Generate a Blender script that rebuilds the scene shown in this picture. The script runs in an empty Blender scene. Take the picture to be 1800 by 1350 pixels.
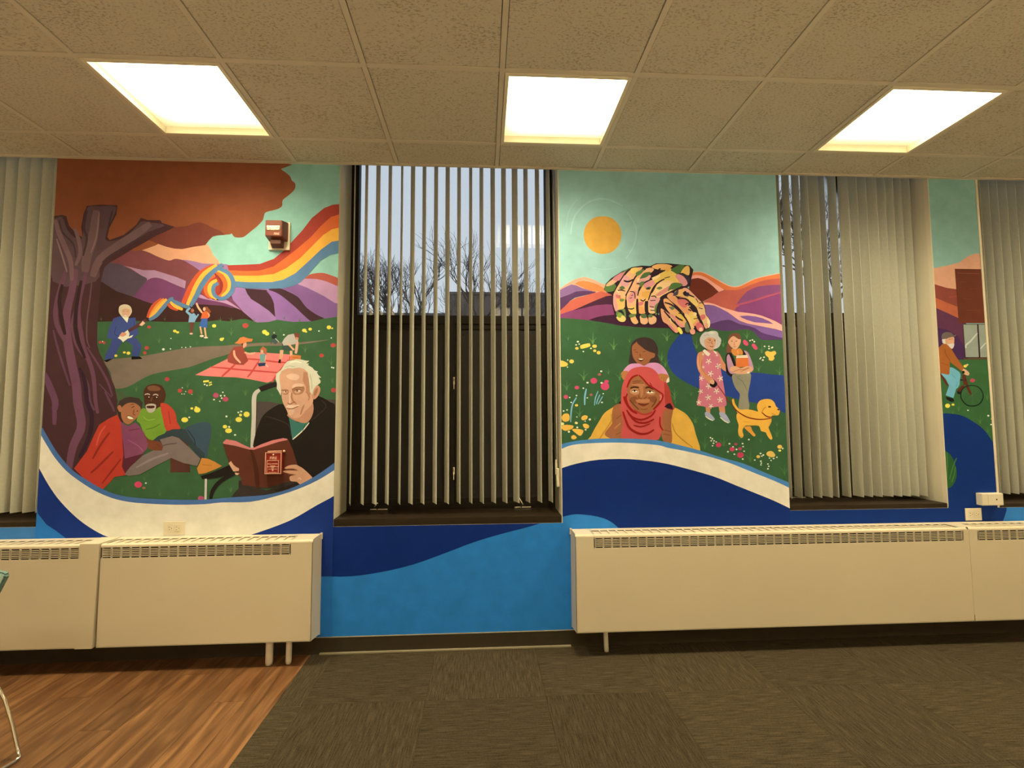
import bpy, bmesh, math, random
from mathutils import Vector, Matrix
random.seed(7)
SC = bpy.context.scene
COL = SC.collection

# ------------------------------------------------------------------ camera
CAM = (0.0, 0.0, 1.3365)
FPX, YAW, PITCH, ROLL = 887.75, 0.05837, 0.06788, -0.00535
cy, sy, cp, sp = math.cos(YAW), math.sin(YAW), math.cos(PITCH), math.sin(PITCH)
FW = Vector((sy*cp, cy*cp, sp)); R0 = Vector((cy, -sy, 0)); U0 = R0.cross(FW)
cr, sr = math.cos(ROLL), math.sin(ROLL)
RT = R0*cr + U0*sr; UP = U0*cr - R0*sr
cd = bpy.data.cameras.new('camera'); cam = bpy.data.objects.new('camera', cd); COL.objects.link(cam)
cd.sensor_width = 36; cd.lens = FPX/1800*36; cd.clip_start = .02; cd.clip_end = 300
M = Matrix((RT, UP, -FW)).transposed().to_4x4(); M.translation = Vector(CAM); cam.matrix_world = M
SC.camera = cam

# ------------------------------------------------------------------ world, exposure
w = bpy.data.worlds.new('dusk sky'); SC.world = w; w.use_nodes = True
nt = w.node_tree; bg = nt.nodes['Background']
tc = nt.nodes.new('ShaderNodeTexCoord'); sep = nt.nodes.new('ShaderNodeSeparateXYZ'); rm = nt.nodes.new('ShaderNodeValToRGB')
nt.links.new(tc.outputs['Generated'], sep.inputs[0]); nt.links.new(sep.outputs['Z'], rm.inputs[0]); nt.links.new(rm.outputs[0], bg.inputs[0])
rm.color_ramp.elements[0].color = (.64, .69, .76, 1); rm.color_ramp.elements[1].color = (.53, .60, .70, 1)
bg.inputs[1].default_value = SKY = 1.2
SC.view_settings.view_transform = 'Standard'; SC.view_settings.look = 'None'
SC.view_settings.gamma = 1; SC.view_settings.exposure = 0; SC.view_settings.use_curve_mapping = False
LAMP = 100.0                       # radiance of the ceiling diffusers
LENS = 2.3
LAMP_COL = (1.0, .80, .47)
SC.cycles.use_denoising = True
SC.cycles.max_bounces = 10; SC.cycles.diffuse_bounces = 6; SC.cycles.transparent_max_bounces = 24
SC.cycles.sample_clamp_indirect = 6

# ------------------------------------------------------------------ constants
T = .6096; GX = .0898                # ceiling grid
H = 2.888; D = 3.040                 # ceiling height, mural wall plane
XL, XR, YB = -5.2, 6.8, -5.2
W1, W2, W3, W4 = (-4.0, -2.507), (-.866, .471), (1.880, 2.902), (3.247, 4.40)
ZT = 3.22                            # window recess top, above the hung ceiling

# ------------------------------------------------------------------ materials
def lin(c):
    return tuple(((v/255)/12.92 if v/255 <= .04045 else ((v/255+.055)/1.055)**2.4) for v in c)
def mat(name, col, rough=.6, metal=0, noise=0, scale=20, bump=0, bscale=200, spec=.5, objvar=0, stretch=None, emit=None):
    m = bpy.data.materials.new(name); m.use_nodes = True
    n = m.node_tree.nodes; L = m.node_tree.links; b = n['Principled BSDF']
    b.inputs['Roughness'].default_value = rough; b.inputs['Metallic'].default_value = metal
    b.inputs['Specular IOR Level'].default_value = spec
    b.inputs['Base Color'].default_value = (*col, 1)
    tcn = n.new('ShaderNodeTexCoord'); mp = n.new('ShaderNodeMapping'); L.new(tcn.outputs['Object'], mp.inputs[0])
    if stretch: mp.inputs['Scale'].default_value = stretch
    if noise or objvar:
        hv = n.new('ShaderNodeHueSaturation'); hv.inputs['Color'].default_value = (*col, 1)
        t = n.new('ShaderNodeTexNoise'); t.inputs['Scale'].default_value = scale; t.inputs['Detail'].default_value = 5
        L.new(mp.outputs[0], t.inputs[0])
        mr = n.new('ShaderNodeMapRange'); mr.inputs['From Min'].default_value = .25; mr.inputs['From Max'].default_value = .75
        mr.inputs['To Min'].default_value = 1-noise; mr.inputs['To Max'].default_value = 1+noise
        L.new(t.outputs['Fac'], mr.inputs['Value'])
        if objvar:
            oi = n.new('ShaderNodeObjectInfo'); ma = n.new('ShaderNodeMath'); ma.operation = 'MULTIPLY_ADD'
            ma.inputs[1].default_value = objvar*2; ma.inputs[2].default_value = -objvar
            L.new(oi.outputs['Random'], ma.inputs[0]); ad = n.new('ShaderNodeMath'); ad.operation = 'ADD'
            L.new(ma.outputs[0], ad.inputs[0]); L.new(mr.outputs[0], ad.inputs[1]); L.new(ad.outputs[0], hv.inputs['Value'])
        else: L.new(mr.outputs[0], hv.inputs['Value'])
        L.new(hv.outputs[0], b.inputs['Base Color'])
    if bump:
        t2 = n.new('ShaderNodeTexNoise'); t2.inputs['Scale'].default_value = bscale; t2.inputs['Detail'].default_value = 3
        L.new(mp.outputs[0], t2.inputs[0]); bu = n.new('ShaderNodeBump'); bu.inputs['Strength'].default_value = bump
        bu.inputs['Distance'].default_value = .002; L.new(t2.outputs['Fac'], bu.inputs['Height']); L.new(bu.outputs[0], b.inputs['Normal'])
    return m
M_wall = mat('cream wall paint', (.78, .74, .66), .55, noise=.03, scale=3, bump=.25, bscale=90)
M_room = mat('pale room wall', (.82, .78, .70), .7, noise=.03)
M_jamb = mat('cream jamb', (.72, .70, .62), .5, noise=.04, scale=6, bump=.1)
M_grid = mat('ceiling grid paint', (.64, .60, .54), .5, noise=.04, scale=5)
M_frame = mat('dark bronze window frame', (.012, .009, .006), .5, spec=.2, noise=.3, scale=30)
M_sill = mat('dark brown sill board', (.020, .013, .007), .5, spec=.25, noise=.25, scale=9, stretch=(1, 4, 4), bump=.1)
M_vane = mat('grey blind fabric', (.64, .66, .62), .75, noise=.05, scale=60, bump=.3, bscale=500)
M_heat = mat('cream heater enamel', (.66, .61, .50), .42, noise=.02, scale=4, bump=.12, bscale=260)
M_dark = mat('heater interior', (.06, .045, .05), .7, noise=.3)
M_pipe = mat('white painted pipe', (.72, .68, .62), .5, noise=.08, scale=30)
M_base = mat('dark brown vinyl base', (.040, .033, .022), .5, spec=.25, noise=.12, scale=14)
M_toe = mat('grey toe sheen and line', (.24, .22, .16), .5, noise=.1)
M_plastic = mat('ivory plastic', (.74, .71, .62), .35, noise=.02)
M_hole = mat('socket hole', (.02, .015, .01), .6, noise=.1)
M_red = mat('red moulded plastic', (.18, .038, .024), .35, noise=.06, scale=40)
M_dkred = mat('deep red enamel', (.25, .012, .010), .35, noise=.06)
M_mar = mat('maroon plastic', (.10, .035, .028), .4, noise=.05)
M_pinkw = mat('pale raised lettering', (.80, .50, .42), .4, noise=.03)
M_chrome = mat('chrome', (.75, .72, .66), .12, metal=1, noise=.02)
M_brass = mat('bright steel reflector', (.9, .82, .6), .18, metal=.9, noise=.3, scale=90, bump=.8, bscale=120)
M_teal = mat('teal woven upholstery', (.13, .24, .24), .8, noise=.3, scale=160, bump=.5, bscale=400)
M_tealb = mat('teal edge piping', (.26, .38, .36), .6, noise=.1)
M_bark = mat('bare bark', (.045, .040, .040), .9, noise=.3, scale=30)
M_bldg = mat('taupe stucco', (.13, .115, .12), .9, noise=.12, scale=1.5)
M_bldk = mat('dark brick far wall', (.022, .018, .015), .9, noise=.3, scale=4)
M_soil = mat('dark winter ground', (.05, .05, .035), .95, noise=.3, scale=1)
M_lens = mat('troffer frame enamel', (.78, .74, .64), .4, noise=.02)

def m_glass():
    m = bpy.data.materials.new('window glass'); m.use_nodes = True; n = m.node_tree.nodes; L = m.node_tree.links
    n.remove(n['Principled BSDF']); o = n['Material Output']; tr = n.new('ShaderNodeBsdfTransparent'); tr.inputs[0].default_value = (.93, .95, .95, 1)
    gl = n.new('ShaderNodeBsdfGlossy'); gl.inputs['Roughness'].default_value = .02; fr = n.new('ShaderNodeFresnel'); fr.inputs[0].default_value = 1.5
    mx = n.new('ShaderNodeMixShader'); ma = n.new('ShaderNodeMath'); ma.operation = 'MULTIPLY'; ma.inputs[1].default_value = 1.6
    L.new(fr.outputs[0], ma.inputs[0]); L.new(ma.outputs[0], mx.inputs[0]); L.new(tr.outputs[0], mx.inputs[1]); L.new(gl.outputs[0], mx.inputs[2]); L.new(mx.outputs[0], o.inputs[0])
    return m
M_glass = m_glass()
def m_screen():
    m = bpy.data.materials.new('insect screen mesh'); m.use_nodes = True; n = m.node_tree.nodes; L = m.node_tree.links
    b = n['Principled BSDF']; b.inputs['Base Color'].default_value = (.020, .017, .015, 1); b.inputs['Roughness'].default_value = .8
    o = n['Material Output']; tr = n.new('ShaderNodeBsdfTransparent'); mx = n.new('ShaderNodeMixShader')
    t = n.new('ShaderNodeTexNoise'); t.inputs['Scale'].default_value = 9; mr = n.new('ShaderNodeMapRange'); mr.inputs['To Min'].default_value = .80; mr.inputs['To Max'].default_value = .92
    L.new(t.outputs['Fac'], mr.inputs['Value']); L.new(mr.outputs[0], mx.inputs[0])
    L.new(tr.outputs[0], mx.inputs[1]); L.new(b.outputs[0], mx.inputs[2]); L.new(mx.outputs[0], o.inputs[0])
    return m
M_screen = m_screen()
def m_tile():
    m = mat('mineral fibre tile', (.56, .51, .42), .9); n = m.node_tree.nodes; L = m.node_tree.links; b = n['Principled BSDF']
    tcn = n.new('ShaderNodeTexCoord'); oi = n.new('ShaderNodeObjectInfo'); vm = n.new('ShaderNodeVectorMath'); vm.operation = 'ADD'
    cx = n.new('ShaderNodeCombineXYZ'); mu = n.new('ShaderNodeMath'); mu.operation = 'MULTIPLY'; mu.inputs[1].default_value = 50
    L.new(oi.outputs['Random'], mu.inputs[0]); L.new(mu.outputs[0], cx.inputs[2]); L.new(tcn.outputs['Object'], vm.inputs[0]); L.new(cx.outputs[0], vm.inputs[1])
    mp = n.new('ShaderNodeMapping'); mp.inputs['Scale'].default_value = (.55, 1, 1); L.new(vm.outputs[0], mp.inputs[0])
    t = n.new('ShaderNodeTexNoise'); t.inputs['Scale'].default_value = 135; t.inputs['Detail'].default_value = 3; t.inputs['Roughness'].default_value = .6; L.new(mp.outputs[0], t.inputs[0])
    t2 = n.new('ShaderNodeTexNoise'); t2.inputs['Scale'].default_value = 5; t2.inputs['Detail'].default_value = 3; L.new(vm.outputs[0], t2.inputs[0])
    ma = n.new('ShaderNodeMath'); ma.operation = 'MULTIPLY_ADD'; ma.inputs[1].default_value = .22; L.new(t2.outputs['Fac'], ma.inputs[0]); L.new(t.outputs['Fac'], ma.inputs[2])
    r = n.new('ShaderNodeValToRGB'); r.color_ramp.elements[0].position = .63; r.color_ramp.elements[0].color = (.60, .57, .52, 1)
    r.color_ramp.elements[1].position = .78; r.color_ramp.elements[1].color = (.36, .32, .26, 1); L.new(ma.outputs[0], r.inputs[0])
    L.new(r.outputs[0], b.inputs['Base Color'])
    return m
M_tile = m_tile()
def m_wood():
    m = mat('oak vinyl plank', (.2, .1, .05), .34); n = m.node_tree.nodes; L = m.node_tree.links; b = n['Principled BSDF']
    tcn = n.new('ShaderNodeTexCoord'); oi = n.new('ShaderNodeObjectInfo'); vm = n.new('ShaderNodeVectorMath'); vm.operation = 'ADD'
    cx = n.new('ShaderNodeCombineXYZ'); mu = n.new('ShaderNodeMath'); mu.operation = 'MULTIPLY'; mu.inputs[1].default_value = 37
    L.new(oi.outputs['Random'], mu.inputs[0]); L.new(mu.outputs[0], cx.inputs[0]); L.new(tcn.outputs['Object'], vm.inputs[0]); L.new(cx.outputs[0], vm.inputs[1])
    mp = n.new('ShaderNodeMapping'); mp.inputs['Scale'].default_value = (9, .9, 1); L.new(vm.outputs[0], mp.inputs[0])
    t = n.new('ShaderNodeTexNoise'); t.inputs['Scale'].default_value = 3.2; t.inputs['Detail'].default_value = 8; t.inputs['Distortion'].default_value = .9; L.new(mp.outputs[0], t.inputs[0])
    r = n.new('ShaderNodeValToRGB'); e = r.color_ramp.elements
    e[0].position = .30; e[0].color = (.085, .038, .015, 1); e[1].position = .72; e[1].color = (.26, .135, .060, 1)
    q = e.new(.5); q.color = (.150, .070, .029, 1); L.new(t.outputs['Fac'], r.inputs[0])
    hv = n.new('ShaderNodeHueSaturation'); mr = n.new('ShaderNodeMapRange'); mr.inputs['To Min'].default_value = .72; mr.inputs['To Max'].default_value = 1.15
    L.new(oi.outputs['Random'], mr.inputs['Value']); L.new(mr.outputs[0], hv.inputs['Value']); L.new(r.outputs[0], hv.inputs['Color']); L.new(hv.outputs[0], b.inputs['Base Color'])
    return m
M_wood = m_wood()
def m_carpet():
    m = mat('ribbed brown carpet', (.1, .08, .05), .95, spec=.1); n = m.node_tree.nodes; L = m.node_tree.links; b = n['Principled BSDF']
    tcn = n.new('ShaderNodeTexCoord'); oi = n.new('ShaderNodeObjectInfo')
    mp = n.new('ShaderNodeMapping'); mp.inputs['Scale'].default_value = (190, 9, 1); L.new(tcn.outputs['Object'], mp.inputs[0])
    t = n.new('ShaderNodeTexNoise'); t.inputs['Scale'].default_value = 1; t.inputs['Detail'].default_value = 4; t.inputs['Roughness'].default_value = .65; L.new(mp.outputs[0], t.inputs[0])
    t2 = n.new('ShaderNodeTexNoise'); t2.inputs['Scale'].default_value = 240; t2.inputs['Detail'].default_value = 2; L.new(tcn.outputs['Object'], t2.inputs[0])
    ma = n.new('ShaderNodeMath'); ma.operation = 'MULTIPLY_ADD'; ma.inputs[1].default_value = .45; L.new(t2.outputs['Fac'], ma.inputs[0]); L.new(t.outputs['Fac'], ma.inputs[2])
    r = n.new('ShaderNodeValToRGB'); e = r.color_ramp.elements; e[0].position = .55; e[0].color = (.026, .021, .013, 1); e[1].position = .95; e[1].color = (.088, .071, .046, 1)
    L.new(ma.outputs[0], r.inputs[0]); hv = n.new('ShaderNodeHueSaturation'); mr = n.new('ShaderNodeMapRange'); mr.inputs['To Min'].default_value = .9; mr.inputs['To Max'].default_value = 1.1
    L.new(oi.outputs['Random'], mr.inputs['Value']); L.new(mr.outputs[0], hv.inputs['Value']); L.new(r.outputs[0], hv.inputs['Color']); L.new(hv.outputs[0], b.inputs['Base Color'])
    bu = n.new('ShaderNodeBump'); bu.inputs['Strength'].default_value = .6; bu.inputs['Distance'].default_value = .003; L.new(ma.outputs[0], bu.inputs['Height']); L.new(bu.outputs[0], b.inputs['Normal'])
    return m
M_carpet = m_carpet()
def m_paint():
    m = mat('mural wall paint', (.5, .5, .5), .6, spec=.10, bump=.22, bscale=110); n = m.node_tree.nodes; L = m.node_tree.links; b = n['Principled BSDF']
    a = n.new('ShaderNodeVertexColor'); a.layer_name = 'paint'; t = n.new('ShaderNodeTexNoise'); t.inputs['Scale'].default_value = 14; t.inputs['Detail'].default_value = 6
    tcn = n.new('ShaderNodeTexCoord'); L.new(tcn.outputs['Object'], t.inputs[0])
    mr = n.new('ShaderNodeMapRange'); mr.inputs['From Min'].default_value = .3; mr.inputs['From Max'].default_value = .7; mr.inputs['To Min'].default_value = .93; mr.inputs['To Max'].default_value = 1.07
    hv = n.new('ShaderNodeHueSaturation'); L.new(t.outputs['Fac'], mr.inputs['Value']); L.new(mr.outputs[0], hv.inputs['Value']); L.new(a.outputs['Color'], hv.inputs['Color']); L.new(hv.outputs[0], b.inputs['Base Color'])
    return m
M_paint = m_paint()
def m_diffuser():
    # acrylic lens lit from tubes inside: bright over the tubes, dimmer and yellower along the wall-side and left rims
    m = bpy.data.materials.new('lit acrylic diffuser'); m.use_nodes = True; n = m.node_tree.nodes; L = m.node_tree.links
    n.remove(n['Principled BSDF']); o = n['Material Output']; em = n.new('ShaderNodeEmission'); tcn = n.new('ShaderNodeTexCoord'); sp_ = n.new('ShaderNodeSeparateXYZ')
    L.new(tcn.outputs['Object'], sp_.inputs[0])
    def edge(sock, a, b_):
        r_ = n.new('ShaderNodeMapRange'); r_.interpolation_type = 'SMOOTHSTEP'; r_.inputs['From Min'].default_value = a; r_.inputs['From Max'].default_value = b_; L.new(sock, r_.inputs['Value']); return r_.outputs[0]
    m1 = n.new('ShaderNodeMath'); m1.operation = 'MULTIPLY'; L.new(edge(sp_.outputs['Y'], .30, -.08), m1.inputs[0])
    e2 = edge(sp_.outputs['X'], -.30, -.16); L.new(e2, m1.inputs[1])
    r = n.new('ShaderNodeMixRGB'); r.inputs[1].default_value = (1.0, .80, .36, 1); r.inputs[2].default_value = (*LAMP_COL, 1); L.new(m1.outputs[0], r.inputs[0])
    st = n.new('ShaderNodeMapRange'); st.inputs['To Min'].default_value = 6.0; st.inputs['To Max'].default_value = LAMP; L.new(m1.outputs[0], st.inputs['Value'])
    gm = n.new('ShaderNodeNewGeometry'); dt = n.new('ShaderNodeVectorMath'); dt.operation = 'DOT_PRODUCT'; L.new(gm.outputs['Incoming'], dt.inputs[0]); L.new(gm.outputs['Normal'], dt.inputs[1])
    ab = n.new('ShaderNodeMath'); ab.operation = 'ABSOLUTE'; L.new(dt.outputs['Value'], ab.inputs[0])   # prismatic lens: throws its light mostly downward
    pw_ = n.new('ShaderNodeMath'); pw_.operation = 'POWER'; pw_.inputs[1].default_value = LENS; L.new(ab.outputs[0], pw_.inputs[0])
    sm = n.new('ShaderNodeMath'); sm.operation = 'MULTIPLY'; L.new(pw_.outputs[0], sm.inputs[0]); L.new(st.outputs[0], sm.inputs[1])
    L.new(r.outputs[0], em.inputs[0]); L.new(sm.outputs[0], em.inputs[1]); L.new(em.outputs[0], o.inputs[0])
    return m
M_lit = m_diffuser()

# ------------------------------------------------------------------ mesh helpers
def link(name, bm, m, parent=None, loc=None, smooth=False):
    me = bpy.data.meshes.new(name); bm.to_mesh(me); bm.free(); me.materials.append(m)
    if smooth:
        for p in me.polygons: p.use_smooth = True
    o = bpy.data.objects.new(name, me); COL.objects.link(o)
    if loc: o.location = loc
    if parent: o.parent = parent
    return o
def bx(bm, x0, x1, y0, y1, z0, z1, bev=0):
    n0 = len(bm.verts)
    r = bmesh.ops.create_cube(bm, size=1)
    for v in r['verts']:
        v.co = Vector(((x0+x1)/2+v.co.x*(x1-x0), (y0+y1)/2+v.co.y*(y1-y0), (z0+z1)/2+v.co.z*(z1-z0)))
    if bev:
        es = list({e for v in r['verts'] for e in v.link_edges})
        bmesh.ops.bevel(bm, geom=es, offset=bev, segments=2, profile=.6, affect='EDGES')
def tube(bm, pts, rad, n=10, cap=True):
    pts = [Vector(p) for p in pts]; rads = rad if isinstance(rad, (list, tuple)) else [rad]*len(pts)
    rings = []; prev = None
    for i, p in enumerate(pts):
        d = (pts[min(i+1, len(pts)-1)]-pts[max(i-1, 0)]).normalized()
        if prev is None:
            a = d.cross(Vector((0, 0, 1)));  a = d.cross(Vector((1, 0, 0))) if a.length < .05 else a
        else: a = prev - d*prev.dot(d)
        a.normalize(); prev = a; b = d.cross(a)
        rings.append([bm.verts.new(p+(a*math.cos(t)+b*math.sin(t))*rads[i]) for t in [2*math.pi*k/n for k in range(n)]])
    for r1, r2 in zip(rings, rings[1:]):
        for k in range(n): bm.faces.new((r1[k], r1[(k+1) % n], r2[(k+1) % n], r2[k]))
    if cap:
        bm.faces.new(rings[0][::-1]); bm.faces.new(rings[-1])
def box(name, m, parent, *a, bev=0, kind=None, label=None):
    bm = bmesh.new(); bx(bm, *a, bev=bev); o = link(name, bm, m, parent)
    if kind: o['kind'] = kind
    if label: o['label'] = label
    return o
def boxes(name, m, parent, lst, bev=0):
    bm = bmesh.new()
    for a in lst: bx(bm, *a, bev=bev)
    return link(name, bm, m, parent)
def thing(name, label, cat, loc=(0, 0, 0), group=None, kind=None):
    o = bpy.data.objects.new(name, None); COL.objects.link(o); o.location = loc; o.empty_display_size = .1
    if label: o['label'] = label
    if cat: o['category'] = cat
    if group: o['group'] = group
    if kind: o['kind'] = kind
    return o

# ------------------------------------------------------------------ floor
fl = box('floor', M_soil, None, XL, XR, YB, D+.3, -.12, -.004, kind='structure')
CX = -.978                                        # where plank floor meets carpet
pw, pl = .152, 1.22
for i in range(15):
    x1 = CX-i*pw; off = (i*.47) % pl
    y = D - off
    segs = [(D, D-off)] if off > .05 else []
    while y > .9: segs.append((y, y-pl)); y -= pl
    for a, b in segs:
        bm = bmesh.new(); bx(bm, -pw/2+.0006, pw/2-.0006, -(a-b)/2+.0006, (a-b)/2-.0006, -.004, 0, bev=.0006)
        link('plank', bm, M_wood, fl, ((x1-pw/2), (a+b)/2, 0))
link('plank_field', (lambda b: (bx(b, XL, CX-15*pw, YB, D, -.004, 0), b)[1])(bmesh.new()), M_wood, fl)
M_bounce = mat('pale bounce floor', (.72, .66, .56), .5, noise=.05, scale=3)  # unseen pale floor behind the camera, added to bounce light onto the ceiling
link('bounce_field', (lambda b: (bx(b, CX-15*pw, CX, YB, .88-.6, -.004, 0), b)[1])(bmesh.new()), M_bounce, fl)
ct = .575; bm = bmesh.new(); bx(bm, -ct/2+.0004, ct/2-.0004, -ct/2+.0004, ct/2-.0004, -.004, .001)
cme = None
for j in range(4):
    for i in range(-2, 10):
        xa = -.272+i*ct; ya = 2.515-j*ct+ct
        w0 = max(xa, CX) if i == -2 else xa
        cxm, cym = xa+ct/2, ya-ct/2
        b2 = bmesh.new()
        x0_, x1_ = max(xa, CX), xa+ct
        y1_, y0_ = min(ya, D), ya-ct
        if x1_-x0_ < .03 or y1_-y0_ < .03: continue
        rot = (i+j) % 2
        ax, ay = (x1_-x0_)/2-.0004, (y1_-y0_)/2-.0004
        if rot: ax, ay = ay, ax
        bx(b2, -ax, ax, -ay, ay, -.004, .001)
        o = link('carpet_tile', b2, M_carpet, fl, ((x0_+x1_)/2, (y0_+y1_)/2, 0))
        if rot: o.rotation_euler.z = math.pi/2
bm.free()
link('carpet_field', (lambda b: (bx(b, CX, XR, .2, 2.515-3*ct, -.004, .0005), b)[1])(bmesh.new()), M_carpet, fl)
link('bounce_field', (lambda b: (bx(b, CX, XR, YB, .2, -.004, .0005), b)[1])(bmesh.new()), M_bounce, fl)
link('carpet_field', (lambda b: (bx(b, -.272+10*ct, XR, 2.515-3*ct, D, -.004, .0005), b)[1])(bmesh.new()), M_carpet, fl)

# ------------------------------------------------------------------ walls
def wall_piece(bm, x0, x1, z0, z1): bx(bm, x0, x1, D, D+.03, z0, z1)
wb = bmesh.new(); Z = {1: .769, 2: .757, 3: .793, 4: .785}     # sill heights
SB = {1: .742, 2: .714, 3: .764, 4: .761}
wall_piece(wb, XL, W1[0], 0, ZT); wall_piece(wb, W1[1], W2[0], 0, ZT); wall_piece(wb, W2[1], W3[0], 0, ZT)
wall_piece(wb, W3[1], W4[0], 0, ZT); wall_piece(wb, W4[1], XR, 0, ZT)
for k, W in enumerate((W1, W2, W3, W4), 1):
    wall_piece(wb, W[0], W[1], 0, SB[k]); bx(wb, W[0], W[1], D-.0195, D, H+.0035, ZT)
wall = link('wall_back', wb, M_wall); wall['kind'] = 'structure'
box('wall_left', M_room, None, XL-.1, XL, YB, D, 0, H+.05, kind='structure')
box('wall_right', M_room, None, XR, XR+.1, YB, D, 0, H+.05, kind='structure')
box('wall_front', M_room, None, XL, XR, YB-.1, YB, 0, H+.05, kind='structure')
bb = boxes('baseboard_back', M_base, None, [(XL, XR, D-.006, D, 0, .0905)], bev=.001); bb['kind'] = 'structure'
bm = bmesh.new(); bx(bm, -.928, .515, D-.022, D-.006, .001, .012, bev=.003); link('toe_sheen', bm, M_toe, bb)  # light reflecting off the cove toe, painted in as a paler strip
bm = bmesh.new()
bx(bm, W2[0], W2[1], D-.007, D-.0005, .0905, .0925)
link('paint_line', bm, M_toe, bb)

# ------------------------------------------------------------------ ceiling
ce = box('ceiling', M_grid, None, XL, XR, YB, D-.02, H+.05, H+.09, kind='structure')
Y1, Y2 = 2.1559, 2.7655
lights = []
for ix in (-6, -3, 0, 3, 6): lights.append((ix, 0))
tme = None
def tile(x0, x1, y0, y1):
    b = bmesh.new(); hx, hy = (x1-x0)/2, (y1-y0)/2
    bx(b, -hx, hx, -hy, hy, 0, .012, bev=.0015)
    link('ceiling_tile', b, M_tile, ce, ((x0+x1)/2, (y0+y1)/2, H+.004))
for j in range(-2, 2):
    ya = Y1+j*T; yb = min(ya+T, D-.022)
    for i in range(-8, 11):
        if (i, j) in lights: continue
        xa = GX+i*T
        if xa < XL or xa+T > XR: continue
        tile(xa+.0145, xa+T-.0145, ya+.0145, yb-(.0145 if j < 1 else .001))
bm = bmesh.new()                                # ceiling behind the viewpoint, joined
for j in range(-12, -2):
    for i in range(-9, 11):
        if j in (-5, -10) and i % 3 == 0 and i > -9: continue
        xa, ya = max(GX+i*T, XL), max(Y1+j*T, YB)
        bx(bm, xa+.009, min(GX+(i+1)*T, XR)-.009, ya+.009, Y1+(j+1)*T-.009, H+.004, H+.016)
link('tile_field', bm, M_tile, ce)['kind'] = 'stuff'
for i in range(-8, 12):                         # main runners
    x = GX+i*T
    if XL < x < XR: box('grid_bar', M_grid, ce, x-.012, x+.012, Y1-2*T, D-.02, H, H+.0065, bev=.001)
for j in range(-2, 2):
    y = Y1+j*T; box('cross_bar', M_grid, ce, XL, XR, y-.012, y+.012, H+.0004, H+.0066, bev=.001)
box('wall_angle', M_grid, ce, XL, XR, D-.020, D-.0005, H-.002, H+.004, bev=.001)

# recessed ceiling lights
def light(i, y0, label):
    x0 = GX+i*T; c = (x0+T/2, y0+T/2, H)
    t = thing('ceiling_light', label, 'light', c, 'square recessed ceiling lights')
    h = T/2; a = h-.014
    fr = boxes('frame', M_lens, t, [(-a, -a+.018, -a, a, -.004, .042), (a-.018, a, -a, a, -.004, .042), (-a+.018, a-.018, -a, -a+.018, -.004, .042), (-a+.018, a-.018, a-.018, a, -.004, .042)], bev=.0015)
    bm = bmesh.new(); vs = [bm.verts.new(v) for v in ((-a+.018, -a+.018, .034), (-a+.018, a-.018, .034), (a-.018, a-.018, .034), (a-.018, -a+.018, .034))]
    bm.faces.new(vs); link('diffuser', bm, M_lit, t)
    boxes('housing', M_lens, t, [(-a, a, -a, a, .0425, .045)])
    return t
light(-3, Y1, 'square ceiling light above the rust-crowned tree mural, leftmost of the three lit panels')
light(0, Y1, 'square ceiling light above the middle window, centre of the three lit panels')
light(3, Y1, 'square ceiling light above the right-hand window, rightmost of the three lit panels')
light(-6, Y1, 'square ceiling light beyond the left window')
light(6, Y1, 'square ceiling light beyond the right end of the wall')
for i in (-6, -3, 0, 3, 6, 9):
    for yy, nm in ((Y1-5*T, 'second'), (Y1-10*T, 'third')):
        light(i, yy, 'square ceiling light behind the viewpoint, %s row from the mural wall, %s' % (nm, {-6: 'far left', -3: 'left', 0: 'centre', 3: 'right', 6: 'far right', 9: 'outermost right'}[i]))

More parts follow.
